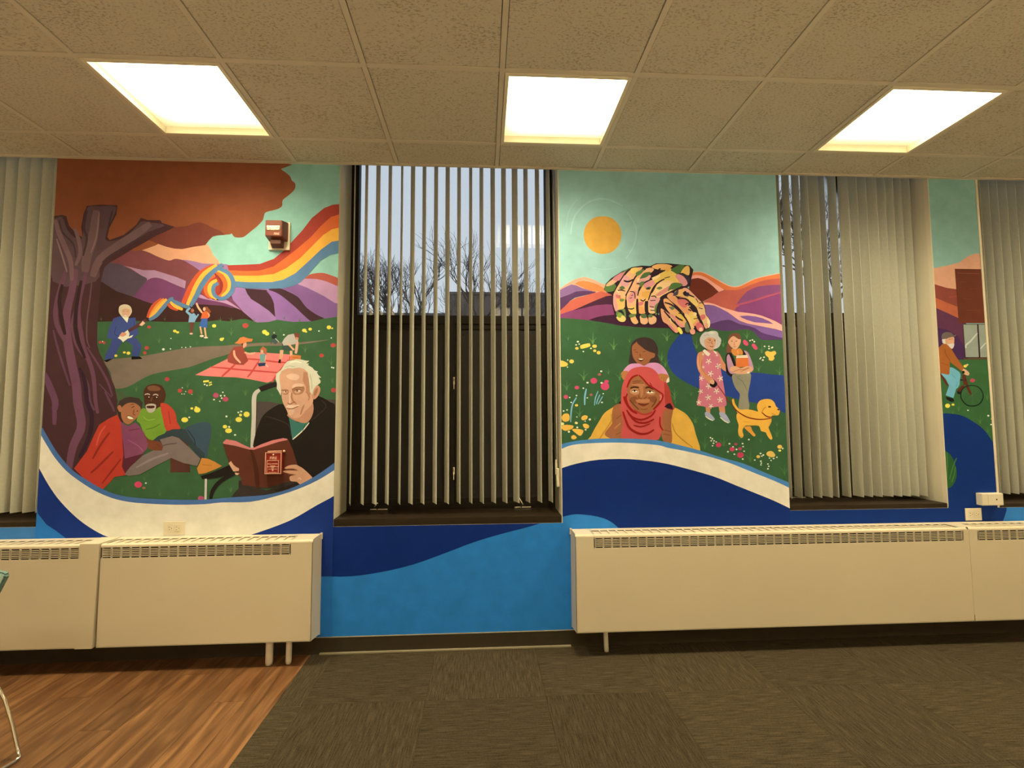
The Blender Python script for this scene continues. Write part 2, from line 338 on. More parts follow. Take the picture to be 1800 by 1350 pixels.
# ------------------------------------------------------------------ windows
YF = D+.27                                      # room face of window frame
def window(n, W, sill, sb, tz, mull, handles=True):
    x0, x1 = W
    root = thing('window_%d' % n, None, None, (0, 0, 0), kind='structure')
    boxes('jamb', M_jamb, root, [(x0-.03, x0, D+.0302, YF+.1, sb, ZT), (x1, x1+.03, D+.0302, YF+.1, sb, ZT), (x0, x1, D+.0302, YF+.1, ZT+.0005, ZT+.03)])
    box('sill', M_sill, root, x0+.0005, x1-.0005, D-.001, YF+.02, sb, sill, bev=.003)
    f = .05; zs = sill
    fr = [(x0+.0005, x0+f, YF, YF+.06, zs, ZT), (x1-f, x1-.0005, YF, YF+.06, zs, ZT), (x0+f, x1-f, YF, YF+.06, zs, zs+.035), (x0+f, x1-f, YF, YF+.06, ZT-.04, ZT),
          (x0+f, x1-f, YF-.004, YF+.06, tz-.055, tz)]
    boxes('frame', M_frame, root, fr, bev=.002)
    box('mullion', M_frame, root, mull-.024, mull+.024, YF-.008, YF+.06, zs+.035, tz-.055, bev=.002)
    box('pane', M_glass, root, x0+f, x1-f, YF+.028, YF+.032, tz, ZT-.04)
    for a, b in ((x0+f, mull-.024), (mull+.024, x1-f)):
        s = boxes('sash', M_frame, root, [(a, a+.03, YF+.004, YF+.05, zs+.036, tz-.056), (b-.03, b, YF+.004, YF+.05, zs+.036, tz-.056), (a+.03, b-.03, YF+.004, YF+.05, zs+.036, zs+.07), (a+.03, b-.03, YF+.004, YF+.05, tz-.09, tz-.056)], bev=.002)
        box('screen', M_screen, s, a+.03, b-.03, YF+.010, YF+.011, zs+.07, tz-.09)
        box('pane', M_glass, s, a+.03, b-.03, YF+.030, YF+.034, zs+.07, tz-.09)
    if handles:
        for hx, s in ((x0+.21, 1), (x1-.215, -1)):
            bm = bmesh.new(); bx(bm, hx-.055, hx+.055, YF-.03, YF-.003, zs+.001, zs+.014, bev=.004)
            tube(bm, [(hx-.01, YF-.03, zs+.014), (hx-.02*s if s > 0 else hx, YF-.045, zs+.03), (hx-.005 if s > 0 else hx-.03, YF-.05, zs+(.05 if s > 0 else .085))], [.006, .005, .004], 8)
            bmesh.ops.create_uvsphere(bm, u_segments=8, v_segments=6, radius=.008, matrix=Matrix.Translation((hx-.005 if s > 0 else hx-.03, YF-.05, zs+(.05 if s > 0 else .088))))
            link('crank_handle', bm, M_chrome, root, smooth=False)
        for dz in (.22, .80):
            for sx in (-1, 1):
                bm = bmesh.new(); bx(bm, mull+sx*.02-.006, mull+sx*.02+.006, YF-.022, YF-.008, zs+dz, zs+dz+.05, bev=.003)
                tube(bm, [(mull+sx*.02, YF-.024, zs+dz+.04), (mull+sx*.02, YF-.030, zs+dz+.02), (mull+sx*.02, YF-.028, zs+dz-.03)], [.003, .004, .003], 6)
                link('sash_lock', bm, M_chrome, root)
    return root
window(1, W1, Z[1], SB[1], 2.0, -3.3, False)
window(2, W2, Z[2], SB[2], 2.015, -.205)
window(3, W3, Z[3], SB[3], 2.05, 2.39)
window(4, W4, Z[4], SB[4], 2.05, 3.82, False)
# cream bead where the mural ends at the far right window
bm = bmesh.new(); bx(bm, W4[0]-.014, W4[0]+.0, D-.0035, D, SB[4]+.01, H-.003); link('corner_bead', bm, M_plastic, wall)
bm = bmesh.new(); bx(bm, W3[1]-.0, W3[1]+.004, D-.003, D, SB[3]+.01, H-.003); link('corner_bead', bm, M_plastic, wall)
bm = bmesh.new(); bx(bm, W2[1]-.0, W2[1]+.004, D-.003, D, SB[2], H-.003); link('corner_bead', bm, M_plastic, wall)

# ------------------------------------------------------------------ vertical blinds
vme = {}
def vane_mesh(z0, z1):
    k = (round(z0, 3), round(z1, 3))
    if k in vme: return vme[k]
    bm = bmesh.new(); n = 6; wd = .089; rows = []
    for z in (z0, z1):
        fr_, bk = [], []
        for i in range(n+1):
            u = -wd/2+wd*i/n; bow = .003*(1-(2*i/n-1)**2)
            fr_.append(bm.verts.new((bow+.0006, u, z))); bk.append(bm.verts.new((bow-.0006, u, z)))
        rows.append((fr_, bk))
    (f0, b0), (f1, b1) = rows
    for i in range(n):
        bm.faces.new((f0[i], f0[i+1], f1[i+1], f1[i])); bm.faces.new((b0[i+1], b0[i], b1[i], b1[i+1]))
        bm.faces.new((f0[i+1], f0[i], b0[i], b0[i+1])); bm.faces.new((f1[i], f1[i+1], b1[i+1], b1[i]))
    bm.faces.new((f0[0], f1[0], b1[0], b0[0])); bm.faces.new((f0[n], b0[n], b1[n], f1[n]))
    bmesh.ops.recalc_face_normals(bm, faces=bm.faces[:])
    me = bpy.data.meshes.new('vane'); bm.to_mesh(me); bm.free(); me.materials.append(M_vane); vme[k] = me
    return me
def blind(x0, x1, vanes, zb, label, Yc=3.165):
    t = thing('vertical_blind', label, 'blind', ((x0+x1)/2, Yc, 3.13), 'vertical blinds')
    cx_ = (x0+x1)/2
    bm = bmesh.new(); bx(bm, x0+.01-cx_, x1-.01-cx_, -.022, .022, 0, .035, bev=.003); link('headrail', bm, M_plastic, t)
    for x, ang, *tilt in vanes:
        o = bpy.data.objects.new('vane', vane_mesh(zb-3.13, -.006)); COL.objects.link(o); o.parent = t
        o.location = (x-cx_, 0, 0); o.rotation_euler = (0, tilt[0] if tilt else 0, -math.radians(ang))
    return t
mid_px = [613.4, 634.8, 655.8, 677.5, 699, 718.8, 739.8, 761.3, 782.5, 803.5, 825, 844.8, 865.8, 886, 906.7, 927.2, 948.7, 968.5]
mid_a = [-21.8, -27.5, -32, -27.4, -21.2, -28.7, -24.7, -24.5, -24.7, -20.6, -17.5, -19.1, -20.8, -20.5, -24.2, -16.3, -14.9, -12.7]
blind(W2[0], W2[1], [(-.8075+(.4225+.8075)/355.1*(p-613.4), a+3.5) for p, a in zip(mid_px, mid_a)], .818, 'open grey vertical blind in the middle window with sky between its vanes')
near = [1393, 1411, 1428.8, 1445, 1463.8, 1475, 1495.8, 1518, 1533.8, 1550.8, 1570, 1585.5, 1600.8, 1616, 1631.3]
angs = [2, 3, 4, 3, -6, 6, 4, -3, -2, -2, -5, -6, -8, -8, -8]
vl = []
for p, a in zip(near, angs):
    xn = 2.018+(2.85-2.018)/220*(p-1411); vl.append((xn+.0445*math.sin(math.radians(a)), a))
vl.insert(0, (vl[0][0]-.068, 2))
blind(W3[0], W3[1], vl, .823, 'partly closed vertical blind in the right-hand window beside the cyclist mural')
vl = [(-2.525, 3)]+[(-2.587-.0695*k+.012, 16+2*math.sin(k*2)) for k in range(19)]
blind(W1[0], W1[1], vl, .805, 'closed grey vertical blind at the far left edge', 3.165)
vl = [(3.416+.0635*k, 3+1.5*math.sin(k*1.7)) for k in range(-1, 15)]
blind(W4[0], W4[1], vl, .828, 'half open vertical blind at the far right edge, by the ivory box')
# lift cords of the middle blind, hung on the right jamb
tc_ = thing('blind_cord', 'thin white blind cords with ivory tassels down the right jamb of the middle window', 'cord', (.455, 3.10, .95))
for dx, dy in ((0, 0), (.004, .03)):
    bm = bmesh.new(); tube(bm, [(dx, dy, .03), (dx, dy, 1.2), (dx-.002, dy+.02, 2.175)], .0014, 6); link('cord', bm, M_plastic, tc_)
bm = bmesh.new(); bx(bm, -.006, .012, -.02, .006, -.03, .08, bev=.003); link('tassel', bm, M_plastic, tc_)
bm = bmesh.new(); bx(bm, -.008, .004, .014, .032, .04, .13, bev=.003); link('tassel', bm, M_plastic, tc_)

# ------------------------------------------------------------------ heaters
HZ0, HZ1, HP = .140, .677, .156
def heater(x0, x1, grx0, grx1, label, endl, endr, pitch=.0495):
    t = thing('heater', label, 'heater', ((x0+x1)/2, D-.004, 0), 'cream wall heaters'); cx_ = (x0+x1)/2; yf = -HP
    def L_(a): return (a[0]-cx_, a[1]-cx_, *a[2:])
    gz0, gz1 = .602, .657
    gy0, gy1 = yf+.012, -.045
    fr = [(x0, x1, yf, yf+.003, HZ0, gz0), (x0, grx0, yf, yf+.003, gz0, HZ1-.012), (grx1, x1, yf, yf+.003, gz0, HZ1-.012), (grx0, grx1, yf, yf+.003, gz1, HZ1-.012)]
    bm = bmesh.new()
    for a in fr: bx(bm, *L_(a))
    # rounded top front edge
    prof = [(yf, HZ1-.012), (yf+.002, HZ1-.006), (yf+.006, HZ1-.002), (yf+.012, HZ1)]
    for (ya, za), (yb_, zb_) in zip(prof, prof[1:]):
        v = [bm.verts.new((X-cx_, yy, zz)) for X, yy, zz in ((x0, ya, za), (x1, ya, za), (x1, yb_, zb_), (x0, yb_, zb_))]; bm.faces.new(v)
    for a in [(x0, grx0, gy0, -.001, HZ1-.003, HZ1), (grx1, x1, gy0, -.001, HZ1-.003, HZ1), (grx0, grx1, gy1, -.001, HZ1-.003, HZ1)]: bx(bm, *L_(a))
    bx(bm, *L_((x0, x1, yf, -.001, HZ0-.002, HZ0+.002)))
    link('cover', bm, M_heat, t)
    for f, xx in ((endl, x0), (endr, x1)):
        if f:
            s = 1 if xx == x0 else -1; a, b = sorted((xx-.0005*s, xx+.003*s))
            bm = bmesh.new(); pr_ = [(yf, HZ0), (yf, HZ1-.012), (yf+.006, HZ1-.002), (yf+.012, HZ1), (-.001, HZ1), (-.001, HZ0-.03), (-.03, HZ0-.02)]
            v1 = [bm.verts.new((a-cx_, p, q)) for p, q in pr_]; v2 = [bm.verts.new((b-cx_, p, q)) for p, q in pr_]
            bm.faces.new(v1); bm.faces.new(v2[::-1])
            for k in range(len(pr_)): bm.faces.new((v1[k], v2[k], v2[(k+1) % len(pr_)], v1[(k+1) % len(pr_)]))
            bmesh.ops.recalc_face_normals(bm, faces=bm.faces[:])
            link('end_panel', bm, M_heat, t)
            bm = bmesh.new(); bx(bm, xx-.006-cx_, xx+.006-cx_, -.012, -.001, HZ1-.03, HZ1+.006, bev=.002); link('bracket', bm, M_heat, t)
    n = max(1, round((grx1-grx0)/pitch)); p = (grx1-grx0)/n
    bm = bmesh.new()
    for k in range(n+1):
        X = grx0+k*p-cx_
        bx(bm, X-.0045, X+.0045, yf, yf+.004, gz0, gz1); bx(bm, X-.0045, X+.0045, gy0-.002, gy1, HZ1-.003, HZ1)
    for k in range(1, 6):
        z = gz0+(gz1-gz0)*k/6; bx(bm, grx0-cx_, grx1-cx_, yf, yf+.003, z-.0021, z+.0021)
    g = link('grille', bm, M_heat, t); g['kind'] = 'stuff'
    bm = bmesh.new()
    for k in range(n*2):                               # fins seen through the slots
        X = grx0+(k+.5)*p/2-cx_; bx(bm, X-.001, X+.001, yf+.03, -.05, .45, .64)
    bx(bm, x0+.01-cx_, x1-.01-cx_, -.03, -.006, .2, .668)
    g = link('heating_fins', bm, M_dark, t); g['kind'] = 'stuff'
    bm = bmesh.new(); bx(bm, grx0-cx_, grx1-cx_, gy0-.002, gy1+.002, .668, .670); link('deflector', bm, M_heat, t)
    return t
h1 = heater(-2.041, -.930, -2.035, -1.052, 'cream heater with an end panel above the wood floor, under the reader mural', False, True)
h2 = heater(-4.30, -2.064, -4.2, -2.150, 'cream heater at the far left below the closed blind', False, False)
h3 = heater(.522, 2.872, .632, 2.832, 'long cream heater with a single pipe, under the headscarf mural', True, False)
h4 = heater(2.8735, 5.2, 2.93, 5.1, 'cream heater at the far right under the white outlet', False, True)
# flared joint covers of the left run, seam marks of the right run
bm = bmesh.new()
v = [(-2.150, HZ1+.002), (-2.049, HZ1+.002), (-2.062, HZ0-.006), (-2.150, HZ0-.006)]
f = [bm.verts.new((x, D-HP-.002, z)) for x, z in v]; b_ = [bm.verts.new((x, D-.001, z)) for x, z in v]
bm.faces.new(f); bm.faces.new(b_[::-1])
for k in range(4): bm.faces.new((f[k], b_[k], b_[(k+1) % 4], f[(k+1) % 4]))
bmesh.ops.recalc_face_normals(bm, faces=bm.faces[:]); bmesh.ops.bevel(bm, geom=[e for e in bm.edges], offset=.0015, segments=2, affect='EDGES')
bmesh.ops.translate(bm, verts=bm.verts[:], vec=Vector((-h2.location.x, -D, 0)))
link('joint_cover', bm, M_heat, h2)
bm = bmesh.new(); bx(bm, -2.0415+1.4855, -2.040+1.4855, -HP, -.01, HZ0, HZ1-.02); link('side_edge', bm, M_heat, h1)
bm = bmesh.new(); bx(bm, 2.8742-h4.location.x, 2.8762-h4.location.x, -HP-.0006, -HP+.001, HZ0, HZ0+.035); link('seam_notch', bm, M_hole, h4)
bm = bmesh.new(); bx(bm, 2.862-h3.location.x, 2.866-h3.location.x, -HP-.0006, -HP+.01, HZ1-.012, HZ1+.0015); link('seam_notch', bm, M_hole, h3)
def pipe(x, y, r, par, lean=0):
    bm = bmesh.new(); lx = x-par.location.x
    tube(bm, [(lx+lean, y-D, .003), (lx+lean*.8, y-D, .02), (lx, y-D, .11), (lx, y-D, .16)], [r*.9, r, r, r], 16); link('supply_pipe', bm, M_pipe, par, smooth=True)
pipe(-1.165, 2.93, .0195, h1); pipe(-1.062, 2.935, .0155, h1, -.002); pipe(.702, 2.955, .0135, h3, .004)

# ------------------------------------------------------------------ electrical fittings
def outlet(cx_, cz, label, w=.118, hgt=.076):
    t = thing('outlet', label, 'outlet', (cx_, D, cz), 'horizontal duplex outlets')
    bm = bmesh.new(); bx(bm, -w/2, w/2, -.006, -.0002, -hgt/2, hgt/2, bev=.002); link('cover_plate', bm, M_plastic, t)
    for s in (-1, 1):
        bm = bmesh.new(); bx(bm, s*.0195-.0145, s*.0195+.0145, -.0085, -.005, -.017, .017, bev=.004); r = link('receptacle', bm, M_plastic, t)
        boxes('slot', M_hole, r, [(s*.0195-.008, s*.0195-.001, -.0089, -.0084, .006, .0085), (s*.0195-.008, s*.0195-.001, -.0089, -.0084, -.0085, -.006), (s*.0195+.005, s*.0195+.009, -.0089, -.0084, -.002, .002)])
    return t
outlet(-1.756, .722, 'ivory double outlet on the white wave above the left heater')
outlet(3.066, .722, 'white double outlet on the navy field beside the ivory box', .106)
t = thing('junction_box', 'ivory plastic box with a small dark hole at the corner of the far right window', 'box', (3.160, D, .818))
bm = bmesh.new(); bx(bm, -.068, .072, -.042, -.0005, -.037, .037, bev=.004); link('housing', bm, M_plastic, t)
bm = bmesh.new(); bx(bm, -.030, .066, -.0445, -.042, -.032, .032, bev=.001); link('lid', bm, M_plastic, t)
bm = bmesh.new(); bx(bm, .020, .028, -.0455, -.044, -.004, .004); link('hole', bm, M_hole, t)
# fire horn strobe
t = thing('fire_alarm_strobe', 'red fire alarm horn strobe on an ivory plate beside the painted ribbon', 'alarm', (-1.212, D, 2.435))
bm = bmesh.new(); bx(bm, -.062, .062, -.012, -.0002, -.088, .082, bev=.002); link('back_plate', bm, M_plastic, t)
bm = bmesh.new()
def frust(bm, a, b):   # two rectangles (x0,x1,z0,z1,y)
    va = [bm.verts.new((x, a[4], z)) for x, z in ((a[0], a[2]), (a[1], a[2]), (a[1], a[3]), (a[0], a[3]))]
    vb = [bm.verts.new((x, b[4], z)) for x, z in ((b[0], b[2]), (b[1], b[2]), (b[1], b[3]), (b[0], b[3]))]
    bm.faces.new(va[::-1]); bm.faces.new(vb)
    for k in range(4): bm.faces.new((va[k], va[(k+1) % 4], vb[(k+1) % 4], vb[k]))
    bmesh.ops.recalc_face_normals(bm, faces=bm.faces[:])
frust(bm, (-.058, .052, -.040, .078, -.012), (-.058, .036, -.026, .070, -.072))
bmesh.ops.bevel(bm, geom=bm.edges[:], offset=.003, segments=2, affect='EDGES'); b0 = link('horn_body', bm, M_red, t)
bm = bmesh.new(); bx(bm, -.050, .026, -.075, -.070, .008, .036, bev=.003); link('strobe_lens', bm, M_brass, b0)
bm = bmesh.new(); frust(bm, (-.040, .030, -.080, -.036, -.012), (-.036, .024, -.064, -.038, -.050)); bmesh.ops.bevel(bm, geom=bm.edges[:], offset=.002, segments=1, affect='EDGES'); link('speaker_foot', bm, M_mar, t)
def text(name, s, size, loc, m, par, ex=.0004, sx=1):
    cu = bpy.data.curves.new(name, 'FONT'); cu.body = s; cu.size = size; cu.extrude = ex; cu.align_x = 'CENTER'; cu.align_y = 'CENTER'; cu.offset = size*.02
    o = bpy.data.objects.new(name, cu); COL.objects.link(o); dg = bpy.context.evaluated_depsgraph_get()
    me = bpy.data.meshes.new_from_object(o.evaluated_get(dg)); bpy.data.objects.remove(o); me.materials.clear(); me.materials.append(m)
    q = bpy.data.objects.new(name, me); COL.objects.link(q); q.parent = par; q.location = loc; q.rotation_euler = (math.pi/2, 0, 0); q.scale = (sx, 1, 1)
    return q
text('lettering', 'FIRE', .017, (.008, -.0728, -.012), M_pinkw, b0)
# pull station
t = thing('fire_pull_station', 'small red fire pull station with pale lettering on the painted book', 'alarm', (-1.205, D, 1.086))
def rim(bm, x0, x1, z0, z1, y0, y1, wd):
    bx(bm, x0, x0+wd, y0, y1, z0, z1, bev=.0006); bx(bm, x1-wd, x1, y0, y1, z0, z1, bev=.0006); bx(bm, x0+wd, x1-wd, y0, y1, z0, z0+wd, bev=.0006); bx(bm, x0+wd, x1-wd, y0, y1, z1-wd, z1, bev=.0006)
bm = bmesh.new(); bx(bm, -.046, .046, -.030, -.0005, -.062, .062, bev=.004); link('housing', bm, M_dkred, t)
bm = bmesh.new(); rim(bm, -.046, .046, -.062, .062, -.0325, -.029, .0038); link('outer_rim', bm, M_pinkw, t)
bm = bmesh.new(); bx(bm, -.034, .034, -.036, -.030, -.058, .017, bev=.002); hd = link('pull_handle', bm, M_dkred, t)
bm = bmesh.new(); rim(bm, -.034, .034, -.058, .017, -.038, -.035, .003); bx(bm, -.031, .031, -.038, -.035, -.022, -.019); link('handle_rim', bm, M_pinkw, hd)
text('lettering', 'FIRE', .0215, (0, -.031, .029), M_pinkw, t, sx=1.05)
text('lettering', 'PULL DOWN', .0095, (0, -.0365, -.004), M_pinkw, hd)
bm = bmesh.new(); bx(bm, -.014, .014, -.037, -.0355, -.0165, -.0135); bx(bm, -.024, -.007, -.037, -.0355, -.034, -.0315); bx(bm, .007, .026, -.037, -.0355, -.034, -.0315); bx(bm, -.022, .02, -.037, -.0355, -.052, -.0505)
bx(bm, -.0045, .0045, -.0375, -.0355, -.044, -.024, bev=.001); bx(bm, -.006, .006, -.0375, -.0355, -.030, -.022); link('instruction_marks', bm, M_pinkw, hd)
bm = bmesh.new(); bmesh.ops.create_uvsphere(bm, u_segments=12, v_segments=8, radius=.005, matrix=Matrix.Translation((0, -.030, .048))); link('key_lock', bm, M_pinkw, t, smooth=True)
bm = bmesh.new(); tube(bm, [(-.040, -.012, .066), (.040, -.012, .068)], .003, 8); bmesh.ops.create_uvsphere(bm, u_segments=10, v_segments=8, radius=.007, matrix=Matrix.Translation((.052, -.010, .067))); link('hinge_rod', bm, M_pinkw, t, smooth=True)

# ------------------------------------------------------------------ chair at the left edge
t = thing('chair', 'teal upholstered chair with chrome sled legs cut off by the left edge', 'chair', (-2.25, 1.95, 0))
ox, oy = -2.25, 1.95
bm = bmesh.new()
pts = [(-.27, .22, .42), (.25, .22, .42), (.255, .24, .54), (.318, .262, .712), (.290, .265, .725), (-.31, .265, .725), (-.33, .26, .70)]
f = [bm.verts.new(p) for p in pts]; b_ = [bm.verts.new((x*.98, y+.035, z)) for x, y, z in pts]
bm.faces.new(f); bm.faces.new(b_[::-1])
for k in range(len(pts)): bm.faces.new((f[k], b_[k], b_[(k+1) % len(pts)], f[(k+1) % len(pts)]))
bmesh.ops.recalc_face_normals(bm, faces=bm.faces[:]); bmesh.ops.bevel(bm, geom=bm.edges[:], offset=.008, segments=3, affect='EDGES'); br = link('backrest', bm, M_teal, t, smooth=False)
bm = bmesh.new(); tube(bm, [(-.33, .238, .70), (-.31, .24, .728), (.290, .24, .728), (.320, .238, .712), (.256, .218, .53), (.25, .20, .43)], .009, 8); link('piping', bm, M_tealb, br, smooth=True)
bm = bmesh.new(); bx(bm, -.26, .17, -.24, .22, .40, .47, bev=.025); link('seat', bm, M_teal, t)
for s in (-1, 1):
    c = .0 if s > 0 else -.06
    P_ = [(.15, .20, .40), (.20, .262, .36), (.285, .275, .30), (.335, .272, .22), (.375, .264, .13), (.405, .256, .05), (.424, .250, .012), (.420, .225, .008), (.400, .13, .008), (.36, -.20, .008), (.33, -.235, .02), (.15, -.20, .40)]
    P_ = [(s*x+c, y, z) for x, y, z in P_]
    bm = bmesh.new(); tube(bm, P_, .0065, 10); link('leg', bm, M_chrome, t, smooth=True)

# ------------------------------------------------------------------ outside
box('ground_outside', M_soil, None, -60, 60, D+.6, 90, -1.0, -.9, kind='structure')
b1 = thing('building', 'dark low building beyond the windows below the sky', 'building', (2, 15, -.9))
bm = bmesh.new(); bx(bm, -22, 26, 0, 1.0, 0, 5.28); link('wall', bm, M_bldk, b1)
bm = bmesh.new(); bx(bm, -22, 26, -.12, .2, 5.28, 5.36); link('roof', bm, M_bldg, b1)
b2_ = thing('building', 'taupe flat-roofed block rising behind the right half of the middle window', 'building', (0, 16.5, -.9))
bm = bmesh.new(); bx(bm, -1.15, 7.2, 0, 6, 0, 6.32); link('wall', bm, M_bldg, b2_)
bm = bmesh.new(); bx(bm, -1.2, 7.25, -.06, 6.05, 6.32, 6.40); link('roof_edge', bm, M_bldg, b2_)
def tree(x, y, hgt, label, seed, spread=.55, depth=7, r0=.11):
    rnd = random.Random(seed); t = thing('bare_tree', label, 'tree', (x, y, -.9), 'bare trees beyond the windows')
    tk = bmesh.new(); br = bmesh.new()
    top = Vector((rnd.uniform(-.2, .2), 0, hgt*.42)); tube(tk, [(0, 0, 0), top*.5, top], [r0, r0*.85, r0*.7], 8)
    def grow(p, d, L, r, n):
        q = p+d*L; m_ = p+d*L*.5+Vector((rnd.uniform(-1, 1), rnd.uniform(-1, 1), rnd.uniform(-.3, .6)))*L*.09
        tube(br, [p, m_, q], [r, r*.82, r*.65], 4 if n < 4 else 6, cap=False)
        if n == 0: return
        k = 3 if n > 1 else 2
        for i in range(k):
            a = Vector((rnd.uniform(-1, 1), rnd.uniform(-1, 1), rnd.uniform(-.35, .9)))
            nd = (d+a*spread*1.25).normalized(); nd.z += .06
            grow(q if i else m_.lerp(q, .6), nd.normalized(), L*rnd.uniform(.62, .84), r*.62, n-1)
    for i in range(4):
        a = i*1.6+rnd.random(); grow(top*rnd.uniform(.8, 1), Vector((math.cos(a)*.8, math.sin(a)*.6, 1)).normalized(), hgt*.17, r0*.5, depth-1)
    link('trunk', tk, M_bark, t, smooth=True); link('branches', br, M_bark, t)
tree(-.65, 11.2, 7.0, 'bare spreading tree in the centre of the middle window', 3)
tree(-4.6, 12.2, 6.7, 'bare tree at the left side of the middle window', 11)
tree(6.9, 10.2, 8.0, 'tall bare tree seen through the right-hand window', 5, r0=.16)
tree(12.6, 12.2, 9.2, 'tall bare tree seen through the far right window', 9, r0=.17)

# ------------------------------------------------------------------ the murals
# paint outlines measured on the wall plane (frame code = origin and scale of the measuring sheet)
FR = dict(P=(0, 0, 1), A=(60, 270, 6), B=(340, 270, 6), C=(60, 480, 6), D=(340, 480, 6), E=(60, 690, 6), F=(340, 690, 6), H=(460, 620, 12.857), G=(440, 780, 15),
          J=(960, 290, 4.0909), K=(960, 440, 7.5), L=(1160, 440, 7.5), M=(960, 570, 7.5), N=(1160, 570, 7.5), O=(960, 720, 7.5), Q=(1160, 720, 7.5),
          W=(1200, 560, 12.857), V=(1080, 640, 15), X=(1350, 300, 4), Y=(1600, 560, 9), Z=(1350, 620, 4))
def wp(u, v):                                    # measuring sheet -> wall plane (x, z)
    d = FW + RT*((u-900)/FPX) - UP*((v-675)/FPX); s = D/d.y
    return (d.x*s, CAM[2]+d.z*s)
KL = (1.02, .84, .49)                            # warm lamp tint on the sampled colours
def alb(hx):
    c = lin(tuple(int(hx[i:i+2], 16) for i in (0, 2, 4)))
    return tuple(min(.86, max(.002, c[i]/KL[i]*PK)) for i in range(3))
PK = .92
def cat(p, closed=True, n=4):
    if len(p) < 3: return p
    out = []; N = len(p)
    for i in range(N if closed else N-1):
        p0, p1, p2, p3 = (p[(i-1) % N], p[i], p[(i+1) % N], p[(i+2) % N]) if closed else (p[max(i-1, 0)], p[i], p[i+1], p[min(i+2, N-1)])
        for k in range(n):
            t = k/n
            out.append(tuple(.5*((2*p1[a])+(-p0[a]+p2[a])*t+(2*p0[a]-5*p1[a]+4*p2[a]-p3[a])*t*t+(-p0[a]+3*p1[a]-3*p2[a]+p3[a])*t**3) for a in (0, 1)))
    if not closed: out.append(p[-1])
    return out
def clip(poly, r):
    for ax, lim, sg in ((0, r[0], 1), (0, r[1], -1), (1, r[2], 1), (1, r[3], -1)):
        out = []
        for i in range(len(poly)):
            a, b = poly[i-1], poly[i]; ia, ib = (a[ax]-lim)*sg >= 0, (b[ax]-lim)*sg >= 0
            if ia != ib:
                t = (lim-a[ax])/(b[ax]-a[ax]); out.append((a[0]+(b[0]-a[0])*t, a[1]+(b[1]-a[1])*t))
            if ib: out.append(b)
        poly = out
        if len(poly) < 3: return []
    res = []
    for p in poly:
        if not res or (abs(p[0]-res[-1][0])+abs(p[1]-res[-1][1])) > 1e-5: res.append(p)
    return res if len(res) > 2 else []
PAN = {'A': (W1[1], W2[0], .095, H-.0035), 'C': (W2[1]+.0045, W3[0], .095, H-.0035), 'E': (W3[1]+.0045, W4[0]-.0145, .095, H-.0035),
       'B': (W2[0]-.0015, W2[1]+.006, .095, SB[2]-.001), 'D': (W3[0]-.0015, W3[1]+.006, .095, SB[3]-.001), 'W': (XL, W1[1]+.0015, .095, SB[1]-.001), 'V': (W4[0]-.016, XR, .095, SB[4]-.001)}
ROOT = {'A': ('mural', 'left mural of a rust-crowned tree, rainbow ribbon and seated reader', 'mural'), 'C': ('mural', 'middle mural of giant hands, yellow sun and headscarfed person', 'mural'),
        'E': ('mural', 'narrow right mural of a cyclist by a brick building', 'mural')}
EPS = .00009
def poly_smooth(pts, closed, n=3): return cat(pts, closed, n)
def stroke(pts, w, taper=False):
    c = cat(pts, False, 3) if len(pts) > 2 else pts
    L, R = [], []; N = len(c)
    for i, p in enumerate(c):
        a, b = c[max(i-1, 0)], c[min(i+1, N-1)]; dx, dy = b[0]-a[0], b[1]-a[1]; l = math.hypot(dx, dy) or 1
        t = i/(N-1); ww = w/2*((1-t) if taper else (1-.35*abs(2*t-1)**3))
        if taper: ww = max(ww, .12)
        L.append((p[0]-dy/l*ww, p[1]+dx/l*ww)); R.append((p[0]+dy/l*ww, p[1]-dx/l*ww))
    return [[L[i], L[i+1], R[i+1], R[i]] for i in range(N-1)]
def ell(cx_, cy_, rx, ry, n=14): return [(cx_+rx*math.cos(2*math.pi*k/n), cy_+ry*math.sin(2*math.pi*k/n)) for k in range(n)]
rm_ = random.Random(5)
state = {}
def flush(o):
    if not o or not o['f']: return
    verts, faces, cols = [], [], []
    for ply, col, lay in o['f']:
        y = D-.0002-EPS*lay; b = len(verts); verts += [(x, y, z) for x, z in ply]; faces.append(list(range(b, len(verts)))); cols += [col]*len(ply)
    me = bpy.data.meshes.new(o['n']); me.from_pydata(verts, [], faces); me.materials.append(M_paint)
    ca = me.color_attributes.new('paint', 'FLOAT_COLOR', 'POINT')
    for i, c in enumerate(cols): ca.data[i].color = (*c, 1)
    me.update()
    q = bpy.data.objects.new(o['n'], me); COL.objects.link(q); q.parent = o['p']
    if o['l']: q['label'] = o['l']
    if 'flowers' in o['n']: q['kind'] = 'stuff'
def add(cur, polys, hx, rect, boxes_):
    polys = [clip([wp(*p) for p in g], rect) for g in polys]; polys = [g for g in polys if g]
    if not polys: return
    xs = [p[0] for g in polys for p in g]; zs = [p[1] for g in polys for p in g]
    b = (min(xs), max(xs), min(zs), max(zs)); lay = 0
    for q, l in boxes_:
        if q[0] < b[1] and q[1] > b[0] and q[2] < b[3] and q[3] > b[2] and l > lay: lay = l
    lay += 1; boxes_.append((b, lay)); c = alb(hx)
    for g in polys: cur['f'].append((g, c, lay))
